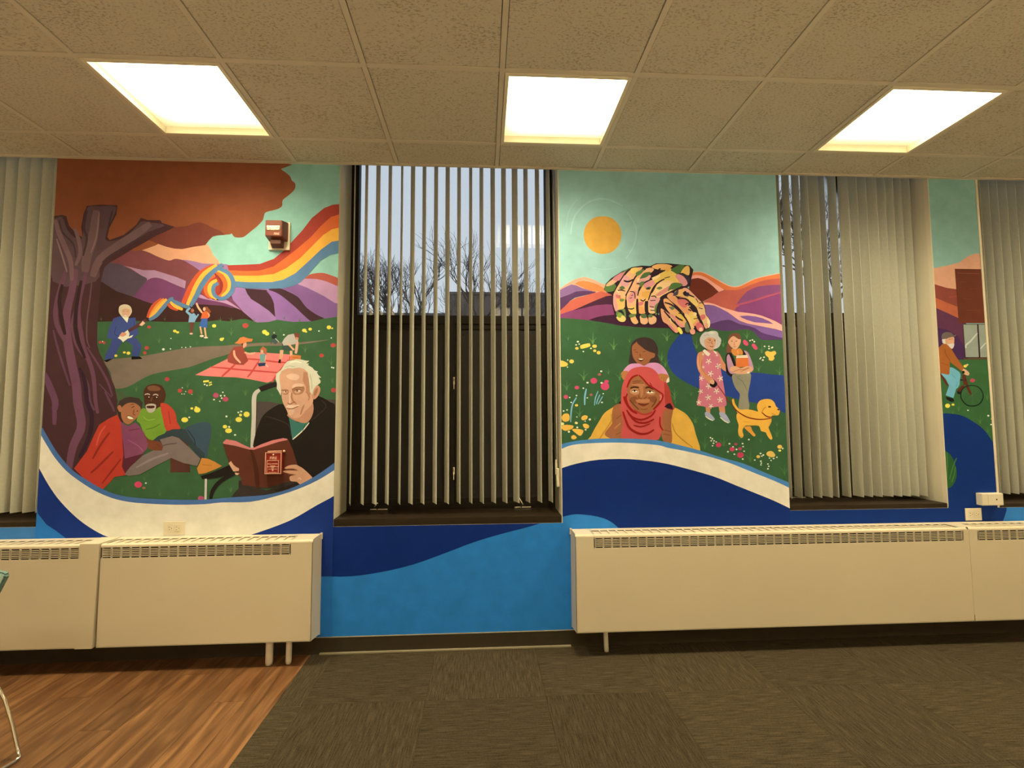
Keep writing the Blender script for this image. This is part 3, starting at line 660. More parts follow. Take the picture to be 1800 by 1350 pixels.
def mural(txt):
    cur = None; fr = FR['P']; rect = None; par = None; bxs = []
    for ln in txt.strip().split('\n'):
        ln = ln.strip()
        if not ln: continue
        k = ln[0]
        if k == '@':
            flush(cur); cur = None; rect = PAN[ln[1]]; bxs = [((-99, 99, -99, 99), 12)] if ln[1] in 'BDWV' else []
            if ln[1] in ROOT:
                nm, lb, ctg = ROOT[ln[1]]; par = thing(nm, lb, ctg, (0, 0, 0), 'wall murals')
            else: par = wall
        elif k == 'o':
            flush(cur); n, l = ln[2:].split('|'); cur = dict(n=n, l=l, f=[], p=par)
        elif k == 'F': fr = FR[ln[1]]
        else:
            tk = ln.split(); hx = tk[1]; x0, y0, s = fr; w = None
            rest = tk[2:]
            if k in 'lfg*': w = float(rest[0]); rest = rest[1:]
            pt = [tuple(map(float, a.split(','))) for a in rest]
            P = [(x0+a[0]/s, y0+a[1]/s) for a in pt]
            if k == 'p': add(cur, [P], hx, rect, bxs)
            elif k == 's': add(cur, [cat(P, True, 3)], hx, rect, bxs)
            elif k == 'l': add(cur, stroke(P, w*(1 if fr[2] == 1 else 1)), hx, rect, bxs)
            elif k == 'e': add(cur, [ell(P[0][0], P[0][1], pt[1][0]/s, pt[1][1]/s)], hx, rect, bxs)
            elif k == 'f':
                for p in P:
                    r = w*rm_.uniform(.85, 1.1); add(cur, [ell(p[0], p[1], r, r*rm_.uniform(.7, .9), 10)], hx, rect, bxs)
            elif k == 'g':
                for p in P:
                    for d_ in (-.75, .05, .6):
                        hh = w*(1.15 if abs(d_) < .1 else .75)*rm_.uniform(.85, 1.1)
                        add(cur, stroke([(p[0], p[1]), (p[0]+d_*w*.22, p[1]-hh*.55), (p[0]+d_*w*.75, p[1]-hh)], w*.14, True), hx, rect, bxs)
            elif k == '*':
                for p in P:
                    a0 = rm_.random(); add(cur, [g for j in range(5) for g in stroke([p, (p[0]+w*math.cos(a0+j*1.2566), p[1]+w*math.sin(a0+j*1.2566))], w*.42)], hx, rect, bxs)
    flush(cur)
mural("""
@A
o painted_landscape|painted mountains, rainbow sky and meadow behind the figures
FP
p 8fbb9d 60,260 610,260 610,900 60,900
p 6b3b50 200,445 300,462 385,470 415,510 600,520 600,575 165,575 185,470
s d99a6c 225,438 245,424 262,416 293,428 320,432 361,428 375,448 386,462 380,480 300,500 220,480
s 956c86 318,458 340,459 357,463 386,464 402,466 400,480 385,492 340,480
s 7b4340 185,466 210,452 233,439 257,442 277,451 297,458 308,455 323,458 343,470 360,482 375,492 345,530 300,520 240,490
p a87f8c 217,467 252,475 272,475 310,487 327,494 325,508 300,501 275,490 259,494 245,482 230,472
s 733f5a 230,521 245,506 260,492 273,488 287,491 305,499 325,507 345,512 360,520 380,535 340,545 265,535
s 554549 176,462 200,463 215,466 235,477 250,485 259,492 245,508 233,521 205,514 176,505
s 3f2620 170,498 205,512 232,521 265,533 300,538 340,536 360,534 395,536 415,542 430,550 449,566 449,580 170,580
FD
s 986f92 390,150 430,143 540,160 700,165 860,150 1080,100 1300,150 1520,300 1520,520 1250,530 900,530 690,535 640,505 500,385 420,290
s b3869a 40,250 70,225 150,260 250,290 360,285 440,330 520,392 470,375 330,318 200,290 100,270
s 6b3b53 40,260 130,285 300,318 420,352 420,370 300,345 150,335 20,322
s 754252 340,275 385,255 440,310 490,365 520,400 470,365 400,315
p 43292b 545,163 780,180 820,240 850,320 865,465 800,400 700,330 610,275 570,220
s 8b628c 775,180 900,210 1000,290 1080,370 1250,510 1100,525 900,522 872,478 855,340 820,250
s 7f587e 880,160 1000,120 1095,110 1200,150 1350,230 1520,320 1530,480 1380,492 1290,440 1180,350 1100,250 1000,190
s 43292b 790,172 900,160 1010,200 1100,250 1150,310 1200,370 1300,440 1385,482 1320,500 1250,512 1180,460 1080,365 950,255 870,205
s b48798 1095,108 1180,58 1300,65 1420,95 1530,135 1530,322 1380,245 1200,155
s ad5540 1180,55 1230,15 1350,-2 1440,20 1530,60 1530,137 1420,95 1300,64 1170,60
FP
p 3f6038 165,566 230,564 300,566 360,566 382,563 402,565 423,561 433,561 453,567 473,566 487,562 515,566 548,565 570,560 600,556 600,900 60,900 60,600
s 7b6a52 183,635 202,631 233,628 268,623 320,613 360,609 390,608 423,605 473,602 523,602 580,597 532,605 490,608 440,609 400,623 373,631 340,643 320,648 268,658 235,675 218,682 200,681 195,655
s 4a5a38 190,690 230,700 215,760 200,740
o painted_tree|painted rust-crowned tree with a striped purple trunk
s 8c4d2d 60,265 200,270 492,285 494,297 502,303 510,310 513,317 519,323 518,333 508,343 497,352 496,362 487,368 468,373 464,380 462,387 454,396 447,402 437,410 427,417 413,417 407,410 404,412 375,413 340,405 310,410 250,440 150,440 60,440
p 743b2c 290,403 308,399 327,398 343,392 352,391 362,394 375,401 388,406 395,413 382,414 374,416 368,422 361,431 340,434 320,438 306,437 293,434 276,428 260,421 270,412
p 4a2d2b 60,381 85,381 110,378 117,380 122,397 132,408 146,418 143,400 147,377 153,362 177,360 207,361 205,377 193,400 189,417 193,422 218,413 232,402 240,395 248,383 260,387 282,387 285,392 308,399 292,407 277,413 257,425 235,437 210,452 193,462 184,470 180,485 177,500 175,530 172,563 171,605 176,622 182,633 190,650 202,680 207,705 205,740 180,780 150,850 100,830 60,760
FA
s 5c4341 150,700 215,690 300,672 345,790 420,880 500,900 530,780 548,650 575,562 690,556 862,558 850,640 785,780 755,890 800,925 960,880 1090,760 1140,715 1250,730 1380,760 1200,830 1050,940 850,1060 700,1160 650,1350 200,1350
FC
l 6f4650 16 440,-40 400,200 350,400 345,600 370,800 410,1000 450,1200 460,1350 480,1450 500,1560 490,1660 420,1810 385,1960 370,2080
l 6b434c 9 340,-30 270,200 230,400 250,560 330,720
l 6b434c 8 560,-40 520,120 480,300 470,450 500,650 530,800 590,950 630,1100 650,1350 675,1480
l 6a4a48 2.5 610,100 590,280 560,500 560,700 590,790
l 6b434c 4 430,400 400,550 440,750 520,880
l 65404a 4 205,600 240,750 300,950 350,1100 380,1190
l 65404a 4 560,780 700,1000 780,1150 830,1300
l 65404a 5 500,1050 570,1180 590,1350 640,1450
l 65404a 3 690,1170 820,1310
l 6b4350 12 110,1060 170,1200 225,1350 220,1450
l 6b4350 8 210,1380 220,1500 216,1600
l 65404a 4 750,1250 820,1390 850,1460
l 382221 7 300,120 270,300 300,520 330,650
l 382221 7 500,80 450,350 440,560 470,720 540,900
l 38222a 8 480,1000 540,1150 560,1350 610,1500 590,1700 480,1950
FA
l 7a5a54 9 225,700 270,850 340,1010 390,1150 400,1340
l 7a5a54 7 430,790 470,900 490,1050 440,1180
l 75574f 17 660,600 620,900 560,1080 540,1250
l 75574f 15 1230,740 1050,870 850,1000 690,1130 620,1300
l 8a6a60 3 240,900 300,1080 350,1250
l 8a6a60 3 690,620 660,880 600,1050
l 4a3432 3 1290,800 1100,900 950,990 800,1080 720,1150
l 4a3432 3 830,600 790,760 770,880
l 4a3432 4 560,600 530,780 560,900 520,1080
l 4a3432 3 270,700 300,830 420,960 440,1100
o painted_rainbow_ribbon|painted striped ribbon of red, orange, yellow and blue
FB
p a23d2d 360,1178 540,1172 700,1165 850,1110 960,1020 1040,930 1150,810 1250,680 1380,575 1470,540 1560,532 1560,660 1450,690 1350,780 1240,900 1100,1020 960,1130 850,1210 700,1255 380,1260
p d5642f 370,1232 550,1240 700,1235 850,1190 960,1110 1100,1000 1240,880 1350,760 1450,670 1560,636 1560,800 1460,820 1370,880 1250,1000 1130,1120 980,1230 850,1290 700,1310 380,1300
p ecaa3e 380,1285 550,1290 700,1288 850,1270 980,1210 1130,1100 1250,980 1370,860 1460,800 1560,776 1560,930 1460,950 1350,1030 1200,1170 1080,1280 950,1350 830,1370 600,1370 400,1365
p 58798b 400,1342 500,1352 600,1357 830,1355 950,1330 1080,1260 1200,1150 1350,1010 1460,930 1560,914 1560,1045 1440,1070 1340,1130 1260,1220 1190,1300 1130,1360 1050,1400 960,1420 800,1427 600,1425 450,1405 420,1380
FD
e a23d2d 255,120 160,155
l 8a3328 7 200,30 260,30 300,90 300,170 275,230
l d5642f 8 235,-20 305,40 340,120 320,210 270,255
l ecaa3e 8 230,-40 330,0 385,100 370,190 300,250
l 58798b 8 270,-45 370,0 420,90 408,190 340,260 270,272
l a23d2d 7 200,0 130,40 95,120 105,200 170,262
l d5642f 7 230,25 160,70 130,140 145,220 205,265
l ecaa3e 7 250,75 190,110 170,170 190,230 250,275
l 58798b 7 268,112 225,130 210,180 230,240 290,272
e a23d2d 262,180 22,48
FC
l 3f5668 3 1900,-80 2000,-70
l c5522e 9 1900,-80 1760,0 1670,120 1610,240 1570,330
l ecaa3e 8 1930,-85 1800,5 1720,120 1660,250 1615,345
l 58798b 9 1990,-90 1860,15 1770,130 1715,240 1650,352
l c5522e 5 1195,470 1250,350 1345,270
l e08a36 4 1215,475 1275,365 1370,270
l ecaa3e 6 1225,478 1310,370 1400,275
l 58798b 7 1215,495 1290,450 1360,370 1440,280 1470,275
l c5522e 5 1410,325 1450,365 1520,390
l ecaa3e 6 1440,305 1490,350 1570,385
l 58798b 7 1460,290 1540,330 1640,365
o painted_guitar_player|painted white-haired person in a blue suit playing a guitar
p 3e4a74 830,680 1000,670 1080,690 1135,760 1125,820 1100,885 1032,872 1045,770 980,720 930,720 890,800 840,900 750,915 755,860 800,780
p 424f7c 840,480 905,455 960,480 1070,470 1085,560 1105,640 1050,685 900,695 780,690 775,660 790,600
l 31395c 1.2 870,560 850,640 890,660
l 31395c 1.2 1060,500 1050,600
s d8c295 895,400 905,350 960,330 1015,350 1035,400 1020,440 985,475 940,470 905,430
s d9a679 925,395 960,375 1010,385 1015,430 985,460 940,450
l 9a6a4a 1 940,405 960,400
l 9a6a4a 1 980,405 1000,403
l e8d6b0 2.5 950,450 985,455
p efe2c4 930,462 1000,470 985,525
p ece0bf 885,685 920,655 990,600 1010,640 1000,672 1050,652 1030,680 990,692 940,730 920,705
l 5a3530 6 1000,612 1070,570 1130,530 1185,490
p e2b48a 1112,550 1150,505 1175,530 1140,560
p d8966c 898,665 930,625 975,630 975,655 940,672
p 17110f 735,925 800,905 830,905 770,940
p 17110f 1030,880 1120,882 1145,905 1030,912
o painted_dancing_couple|painted pair raising their arms under the ribbon
p 7fa3ae 1640,450 1600,410 1610,385 1645,362 1656,372 1625,405 1665,432 1690,422 1715,455 1730,430 1742,440 1712,485 1695,522 1630,520
e 9c5838 1672,398 18,24
l b08a6a 2 1668,400 1690,395
p 6b3f30 1640,520 1692,520 1672,632 1650,632
e d8a888 1660,640 18,10
FD
l dfa776 3.5 35,315 55,365 100,425
l dfa776 3.5 150,410 165,450 140,470
p d6622f 78,485 100,415 140,398 165,450 150,488
p 8c4b2a 115,358 150,355 190,408 170,432 140,400
e e0aa80 118,382 15,20
p 3e5f92 90,480 152,480 148,580 62,568
l dfa776 4.5 75,565 90,645
l dfa776 4.5 122,575 136,680
e ecd0a8 92,665 22,12
e ecd0a8 136,682 22,8
o painted_picnic|painted picnic party on a checked pink blanket
p ec7f6d 20,1075 150,1010 370,900 440,860 560,845 650,835 900,850 1130,870 1130,900 1010,920 950,990 880,1060 850,1130 780,1157 600,1120 450,1100 300,1095 120,1085
l c74a40 3 180,990 350,1005 500,1020 700,1035 900,1052
l c74a40 3.5 300,1092 370,1030 440,965
l c74a40 3 570,1100 620,1040 690,930
l c74a40 3 560,905 700,915 850,935 985,945
l c74a40 3.5 830,1150 880,1075 940,1000 1005,915
l c74a40 2.5 1015,915 1020,870
p 9a4636 365,940 360,890 380,850 430,780 520,770 545,830 580,925 530,970 440,965
p d79a72 515,745 560,730 565,765 530,795
p 6b3324 500,745 530,740 520,775
p dc7c40 435,742 470,715 490,685 530,672 580,690 630,695 618,722 560,728 500,748
l dfa67c 4 430,815 440,880 500,948
l dfa67c 3.5 540,835 590,852 655,842
p b5633f 702,810 735,772 772,800 775,860 750,855 745,820 715,850
e d9a27c 725,830 15,20
p 6f9a88 700,860 760,850 762,940 705,942
l d9a27c 2.5 765,870 755,930
p 2c3c52 680,950 762,945 765,978 690,985
l e8c0a0 2.5 760,965 790,990
p 3c4f3e 935,745 1035,765 1032,822 940,815
p b7ad94 938,730 960,690 1000,652 1060,640 1108,690 1100,742 1010,762 950,765
p 7d4232 1062,645 1090,628 1122,645 1112,690 1075,682
e c98a66 1092,690 18,14
l d9a27c 5 1000,745 1062,812
l d9a27c 5 1098,720 1090,790 1080,850
p dba276 915,812 952,812 945,880 930,915 905,910
p dba276 1018,820 1046,820 1045,880 1020,880
p cc7a3a 1028,868 1135,870 1132,912 1030,910
l a85c28 1.5 1050,890 1110,890
p 1c120f 895,945 905,910 925,910 922,952
p 1c120f 1022,925 1050,918 1030,940
p 212a24 825,665 845,645 870,650 885,660 870,700 828,690
e b59a80 852,630 8,10
p 47564c 828,700 868,690 885,740 860,752 840,730 812,750
l d8cdb0 1.6 865,690 905,730
o painted_meadow_flowers|painted yellow, red and white flowers with grass tufts
FC
g 58753e 12 1320,740 1080,1250 1620,1210 1770,1340
g 4f6c3b 6 1720,750 900,1330 710,500 1380,500
f b5483e 3.5 1215,570 700,730 740,735 1190,790 1170,842
f b5483e 4.5 1405,1120 1540,1240 1650,1250
f e8cf4a 3 1485,612 1515,625 955,838 865,872
f e8cf4a 4 998,845
f dfe0c0 1.2 725,722 1445,690 1560,785 1600,785 1650,778 1440,800 1560,1275 1585,1275 1665,1280 1565,1210 1600,1250
f dfe0c0 2.2 1365,805
FD
g 58753e 13 400,655 550,1290 1455,970 1180,835
g 4f6c3b 8 85,1340 920,620 830,1300 1470,1170 640,520 400,510 285,515 960,490 1120,515
g 58753e 10 1465,1150
f e8cf4a 4.5 752,622 1170,605 1430,573
f e8cf4a 3.5 1232,592 778,640 220,557 298,700
f e8cf4a 2 1190,620 1465,583 315,690
l e8d84e 5 105,1145 165,1138
l e8d84e 3.5 165,1160 195,1150
l e8d84e 3.5 165,1185 198,1172
f b5483e 5 550,555 1475,762 1352,870 238,1290 1480,1235 340,1330
f e2e3c4 1.6 290,1293 330,1293 312,1258 218,1335 300,1318 955,652 1455,685 1325,612 120,1175 145,1185 1460,995 1478,1000
FE
g 4f6c3b 12 930,1060 1165,930 1325,1090 1420,850
g 4f6c3b 13 1600,220 1630,1090 1740,110
f d2455c 6.5 1100,970
f a3664a 3 1160,1005
f ecd94e 6 1723,183 1590,288
f ecd94e 2.5 1665,168 1710,155
f e2e3c4 2 1638,262 1180,955
FF
g 58753e 14 390,330 395,1050 560,520
g 4f6c3b 12 70,110 290,470 230,620 440,300
f ecd94e 5.5 562,230 480,285 42,183
f ecd94e 6.5 372,402
f ecd94e 4 335,360
f ecd94e 2.5 498,237
f e2e3c4 2 378,362 440,447 475,210 505,200 350,252
f b8506a 5 240,30 340,70 80,1115
f e2e3c4 1.5 290,35 330,35 300,60 280,92 220,75
o painted_reclining_couple|painted pair in red and green resting against the tree
FP
p 5a3428 300,770 330,768 335,830 300,830
s 3d5054 325,755 335,748 350,743 362,742 371,746 371,765 366,790 364,803 350,802 338,785 328,770
FE
p 5c2830 905,400 965,400 970,870 905,850
p 36423f 1190,520 1400,410 1520,460 1320,640
p 36423f 1270,490 1400,400 1500,368 1600,390 1650,480 1720,570 1800,640 1800,710 1740,690 1640,560 1540,480 1450,450
l 2b3738 2 1620,390 1690,490 1700,560
s 4f2f1e 1160,60 1158,-10 1190,-68 1270,-92 1350,-70 1390,10 1382,75 1345,145 1290,200 1215,205 1170,140
s 7a4f33 1200,-60 1270,-75 1330,-50 1320,-20 1220,-20
l c9b79a 1.8 1168,22 1200,14 1225,24
l c9b79a 1.8 1255,28 1285,18 1312,32
e e8ddc8 1210,48 10,5
e 1c100c 1200,48 7,7
e e8ddc8 1292,50 10,5
e 1c100c 1282,50 7,7
l 2f1a10 1.5 1180,62 1225,60
l 2f1a10 1.5 1262,65 1312,62
l 70462c 3 1245,50 1235,95
l 2f1a10 1.2 1215,105 1262,108
s 77992f 1085,290 1130,180 1180,170 1230,212 1345,145 1362,250 1400,405 1310,460 1240,505 1165,440 1120,330
l 5b7a24 2 1180,390 1260,370 1330,330
l 8cae40 2 1150,250 1200,290 1280,280
s c2b193 1178,140 1225,118 1285,128 1280,180 1245,212 1205,205
s 4a241a 1192,142 1270,140 1262,165 1200,165
s c0452f 1335,118 1420,130 1490,210 1510,310 1548,380 1470,385 1395,398 1358,260
l 982f22 2 1420,200 1440,330
s 784227 1160,400 1190,480 1260,505 1330,520 1368,570 1350,612 1230,602 1200,560
l 56301c 1 1290,540 1340,575
p 42342b 885,140 905,90 960,55 1020,45 1110,60 1148,110 1140,170 1050,115 960,125 930,160
s 3a2b20 880,170 930,150 950,260 930,330 890,240
s a96d43 920,200 935,150 990,112 1060,110 1120,150 1122,200 1100,250 1050,300 1000,335 950,312 925,265
s b0714a 882,155 905,132 930,160 928,200 900,200
l 4d2c1c 2 1030,160 1060,145
l 4d2c1c 2 1085,200 1100,190
l 4d2c1c 1.5 1020,130 1055,122
l 7d4a2c 2 1058,180 1050,225 1070,240
s ede4cf 985,255 1010,250 1050,272 1030,280 1000,275
l 6b3826 1.2 980,250 1010,246 1055,268
p 85475a 915,300 960,340 1000,352 1070,315 1120,360 1160,420 1205,540 1190,600 1120,665 960,705 945,560 925,420
l 6a3344 2 1000,400 1120,380
l 9b5a6d 2 990,500 1100,560 1150,620
p bb3d29 425,800 500,700 560,620 600,530 640,440 690,340 800,270 880,235 915,300 930,450 945,650 930,780 970,870 850,890 800,950 730,1018 560,935
l 8e2b20 4 800,420 700,560 620,700
l 8e2b20 4 840,620 700,760 600,850
l 8e2b20 3 920,700 820,830 720,960
l d0563c 3 760,350 700,430 660,560
p 5c2830 945,700 1150,645 1180,620 1020,790 960,840
p 7e6d5e 960,860 1020,780 1150,665 1260,610 1350,612 1365,570 1330,495 1460,458 1530,480 1650,590 1755,695 1725,775 1580,745 1450,690 1300,765 1120,862 1000,880
l 5e5044 2 1340,565 1420,545 1510,535
l 928071 4 1080,790 1250,700 1420,640
FF
p d08938 40,800 70,745 90,690 160,698 230,730 305,775 220,815 130,850 60,860
l b06c26 1.5 100,760 200,770
o painted_seated_reader|painted white-haired man in a black hoodie reading a brown book
FF
l c9bea2 8 700,-28 655,10 640,80 640,260 628,480 620,590
FD
p 2a231e 690,1205 750,1180 820,1158 880,1145 890,1195 800,1220 720,1252
FF
p 51453a 665,95 800,95 940,125 830,180 730,260 690,400 655,430
p 51453a 1380,70 1500,75 1500,200 1440,130
p 241d18 80,880 180,850 300,800 380,765 440,840 340,880 250,900 150,912 95,910
l cfc4a8 6 135,910 130,1150
l 261f1a 7 440,855 330,905 250,970 200,1050 185,1130
p 3b3229 395,1115 440,1050 510,980 650,1000 780,1030 950,970 1110,930 1140,975 1000,1030 850,1080 600,1110
s 241d17 640,590 650,460 690,340 735,245 830,165 940,120 1000,200 1040,280 1270,50 1330,40 1440,100 1505,185 1500,750 1370,830 1250,915 1180,820 1100,740 1040,520 990,480 800,520
l 3a3028 2 760,250 900,290 1010,350 1030,460
l 3a3028 2 1350,80 1400,150 1300,250 1240,300
p 3f7560 1008,260 1100,315 1225,310 1150,400 1045,497 1028,380
s c08862 1000,220 1180,120 1255,100 1265,210 1205,315 1110,310 1020,268
s d5a076 925,-30 908,-120 905,-190 940,-240 1050,-272 1150,-265 1205,-225 1235,-100 1255,20 1262,100 1215,165 1175,200 1130,255 1070,272 1012,245 982,180 940,90
FH
p ba835c 950,430 1050,450 1095,850 1110,930 1060,1010 1010,880 1000,760 930,640
s e5b98f 560,520 700,470 850,520 800,620 640,600
s ad7850 440,840 600,835 600,930 520,950 450,910
s ad7850 690,820 820,770 970,790 920,920 780,950 720,920
s e6ba90 720,720 850,690 960,730 880,770 700,800
s cb9a70 450,870 590,870 560,920 470,920
s cb9a70 740,860 900,840 860,910 770,920
e 5f4a38 545,880 14,16
e f3d8b8 518,885 10,14
e 5f4a38 805,862 18,20
e f6dcbc 850,862 24,14
l 7c5335 1.3 455,850 590,850
l 7c5335 1.5 740,860 800,830 920,850
l 94683f 2.2 690,835 790,785 960,785
l b27b52 3 690,900 680,1000 720,1100 790,1160
l e8bd92 4 640,900 640,1140
l 8e5d3b 1.6 585,1130 640,1165 700,1135 760,1110
l b27b52 3 960,1180 920,1280 880,1400
l b27b52 2 1000,880 1080,980 1060,1080
s e8c59c 555,1245 590,1185 650,1180 720,1190 830,1175 850,1190 780,1240 680,1255
l 8a5335 1.6 560,1250 650,1270 700,1265 830,1210
s dfb489 620,1290 740,1290 700,1400 620,1400
p d9d0a6 330,480 440,390 520,260 590,190 700,170 780,150 900,155 1000,180 1080,185 1010,240 1080,250 1040,275 1150,340 1200,400 1280,430 1245,445 1290,510 1350,565 1290,565 1335,640 1330,680 1280,720 1230,760 1190,820 1150,950 1090,880 1085,760 1070,620 1040,440 960,370 850,335 720,360 600,350 520,380 450,420 405,520 408,640 430,760 445,880 430,970 400,900 345,810 350,700 320,600
l efe6c2 2 640,220 780,200 900,230
l b9ae84 1.5 1090,480 1130,640 1140,820
l b9ae84 1.2 540,330 640,300 760,320
s c98f68 1160,900 1200,800 1275,740 1325,800 1325,870 1290,960 1215,1045 1155,1040
s a5714c 1190,900 1230,820 1270,800 1260,900 1200,980
FF
l ece2cf 2 1222,318 1160,395 1100,450 1048,495
l 1a1512 1.2 1175,345 1150,420
p 241d17 980,470 1060,500 1130,640 1200,900 1080,900 1000,700
p 3b3229 480,930 1150,860 1150,1000 480,1010
p 5f3120 315,540 450,570 600,602 640,595 800,550 1000,490 1050,600 1100,760 1150,880 1050,925 780,1005 640,990 520,975 500,900 430,800 380,740 345,640
s 4c2618 600,600 640,640 690,820 700,990 660,990 640,800 610,650
p d27b6c 315,525 350,492 450,510 530,550 600,582 640,582 720,545 830,505 950,480 990,488 995,500 900,520 760,565 640,603 590,600 440,560 320,540
p dba47a 375,745 400,722 425,760 455,785 485,800 482,825 425,832 400,790
p e2b08a 440,845 490,852 465,872 445,862
FG
s d19a6e 910,640 960,600 1060,562 1210,552 1290,590 1380,640 1540,780 1645,920 1440,1010 1325,1075 1230,1000 1080,985 1040,910 1065,850 1200,815 1020,780 880,745 880,712 1050,700 1200,705 1270,700 1150,655 960,662
l 96643f 1.3 940,665 1100,655 1180,670 1270,705
l 96643f 1.3 1000,790 1100,800 1210,820
l e7bb92 2 1260,940 1300,900 1350,950
p 2f241c 640,1210 900,1130 1100,1060 1240,1010 1320,1075 1180,1140 950,1200 700,1270
o painted_wave_border|painted white wave with a thin blue rim over navy
FP
p 2b74aa 40,860 80,860 127,900 200,930 310,935 430,930 520,900 620,840 620,1180 40,1180
p 18336e 50,790 72,790 98,830 127,860 180,895 260,915 360,915 440,910 507,890 560,860 600,840 620,840 620,1013 540,1013 400,1020 160,990 118,947 100,933 83,922 68,903
s eedfc0 66,745 74,749 88,778 103,803 127,833 155,850 182,865 210,877 243,881 302,884 365,883 407,880 465,875 507,864 540,850 565,836 590,817 612,800 612,850 588,871 557,888 523,908 500,919 465,932 430,943 390,950 250,958 195,945 167,932 142,915 122,897 102,875 85,850 70,823 60,806 55,770
s 4d6f96 60,728 74,749 88,773 103,797 127,825 153,843 182,860 210,870 243,875 302,878 360,878 407,874 465,870 507,860 540,845 565,830 590,812 612,795 612,806 588,826 557,845 523,860 482,873 440,882 390,883 360,886 310,887 260,885 227,882 197,875 167,862 140,845 117,827 98,805 85,785 72,763 55,735
@C
o painted_landscape|painted teal sky, yellow sun and red and purple mountains
FP
p 97bca6 960,280 1400,280 1400,960 960,960
l a6c8b0 3 1003,412 1010,380 1035,355 1065,350 1095,362
l a6c8b0 2 1102,372 1118,400 1115,430 1100,455
l a2c4ae 2 995,400 1000,372 1015,350
l a2c4ae 1.5 1040,470 1062,474 1085,470
s cf9a3e 1026,413 1030.5,395.5 1043,383.5 1059.5,380 1076,384 1088,396 1092.5,413 1088,430 1076,442.5 1059.5,446.5 1043,442 1030.5,430
FP
p 823f5e 975,545 1000,530 1080,512 1080,566 975,562
p 87426b 1240,535 1290,540 1320,518 1380,500 1380,575 1330,560
p 825b8c 1230,533 1300,552 1380,575 1380,600 1230,592
FK
p e59b75 130,545 250,455 330,405 400,375 490,352 560,362 640,392 710,430 790,455 800,570 130,600
p e07d42 380,440 430,412 490,403 560,415 640,435 750,490 790,545 620,540 520,510 440,470
p 83607f 120,560 240,490 330,450 390,460 480,500 620,540 500,545 400,550 280,605 120,650
p 573752 120,650 230,610 300,585 390,545 500,535 660,545 640,565 480,600 380,625 310,670 250,740 120,850
p c05e47 120,890 170,810 250,735 320,665 400,625 500,600 640,560 730,540 800,560 880,590 750,640 600,690 430,760 330,800 200,850
p 472533 340,797 450,750 560,700 700,640 790,605 900,590 930,730 800,715 650,730 520,755 430,790
p 823f5e 120,870 200,840 330,797 480,765 650,725 800,712 930,720 940,870 760,865 640,890 560,918 400,900 120,910
p 3e1f2f 565,918 650,885 760,862 950,845 1480,850 1700,850 1700,1040 1480,1030 1300,1025 1100,1005 900,985 750,960
p 5c3a62 1460,740 1700,740 1700,900 1500,880
FL
p dd7540 400,300 450,287 530,285 620,315 750,385 850,440 930,475 1000,482 1070,465 1150,425 1250,378 1400,340 1620,295 1620,380 1400,395 1200,460 1050,530 840,530 700,480 560,380 420,340
l eeb08c 1.5 430,290 530,285 620,315 750,385 850,440 930,475 1000,482 1070,465 1150,425 1250,378 1400,340 1600,300
p eea287 400,380 415,335 480,325 550,335 630,375 740,450 845,520 770,552 700,490 600,410 500,370
p 6c2c1d 390,400 430,375 500,365 560,380 620,412 700,475 775,550 690,610 560,680 450,620 380,560
p b95a48 550,690 620,650 680,615 770,550 850,522 1000,525 1100,500 1200,455 1300,418 1400,390 1500,375 1620,370 1620,480 1300,490 1150,560 1060,700 1010,800 900,790 780,750 640,710
p 84476b 1005,715 1050,650 1100,590 1150,540 1220,505 1300,475 1450,458 1620,455 1620,560 1400,620 1200,680
p 87426b 980,800 1010,750 1200,695 1400,630 1620,565 1620,985 1530,930 1400,880 1250,835 1100,815
l b3515f 3.5 1000,722 1100,700 1250,660 1400,610 1620,548
p f0aa8e 560,700 580,688 650,692 720,710 800,745 900,775 1030,812 1150,825 1250,840 1350,865 1450,905 1530,940 1630,1000 1630,1070 1530,1040 1400,1015 1250,985 1150,965 1050,930 980,880 900,820 800,765 700,725 580,715
p 80568a 1050,868 1150,860 1260,872 1350,895 1430,930 1495,972 1400,962 1250,950 1150,920 1080,890
p 825b8c 570,720 640,718 720,730 800,765 900,825 970,875 1050,935 1150,968 1250,988 1400,1018 1630,1070 1630,1170 1400,1120 1250,1060 1100,1010 1000,975 900,935 670,985 600,850
p 593960 640,975 700,962 800,930 900,915 960,930 1050,975 1180,1000 1260,1030 1330,1080 1400,1105 1630,1160 1630,1190 1300,1180 1180,1080 700,1060 600,1040
FP
s 3a5d35 940,559 984,559 1015,561 1055,566 1095,573 1135,576 1180,577 1230,578 1245,576 1260,580 1280,582 1310,579 1324,583 1335,595 1345,598 1375,597 1420,597 1420,900 940,900
FN
s 27417d 300,110 220,180 130,310 95,430 120,560 200,670 350,770 520,850 760,920 950,965 1100,1010 1280,1040 1450,1080 1720,1165 1720,730 1450,660 1200,635 1000,620 800,590 650,510 500,390 450,290 425,200 400,130
o painted_giant_hands|painted pair of giant patchwork hands over the hills
FK
p 2f2226 760,515 785,440 860,365 1000,278 1130,222 1260,202 1370,208 1450,172 1600,172 1740,185 1890,200 1940,258 1915,370 1900,470 1700,545 1560,622 1515,690 1500,760 1475,850 1455,965 1392,992 1350,980 1300,988 1235,970 1220,978 1170,988 1105,940 1060,905 1040,945 985,952 925,918 895,830 866,700 866,590 800,555
s 57733a 768,510 790,445 850,400 900,440 930,500 880,540 800,548
s e4a577 790,460 850,400 950,330 990,330 940,400 880,450 810,475
s cf8276 880,370 980,300 1060,270 1000,350 960,400 900,400
s 6b7a4a 990,300 1080,240 1120,235 1060,275
s e6ac72 885,600 900,540 940,480 990,400 1050,320 1130,245 1230,225 1270,235 1190,320 1160,400 1120,480 1060,560 1045,640 1030,700 960,800 915,800 885,710
s df9684 885,620 930,560 960,620 940,700 940,790 905,790
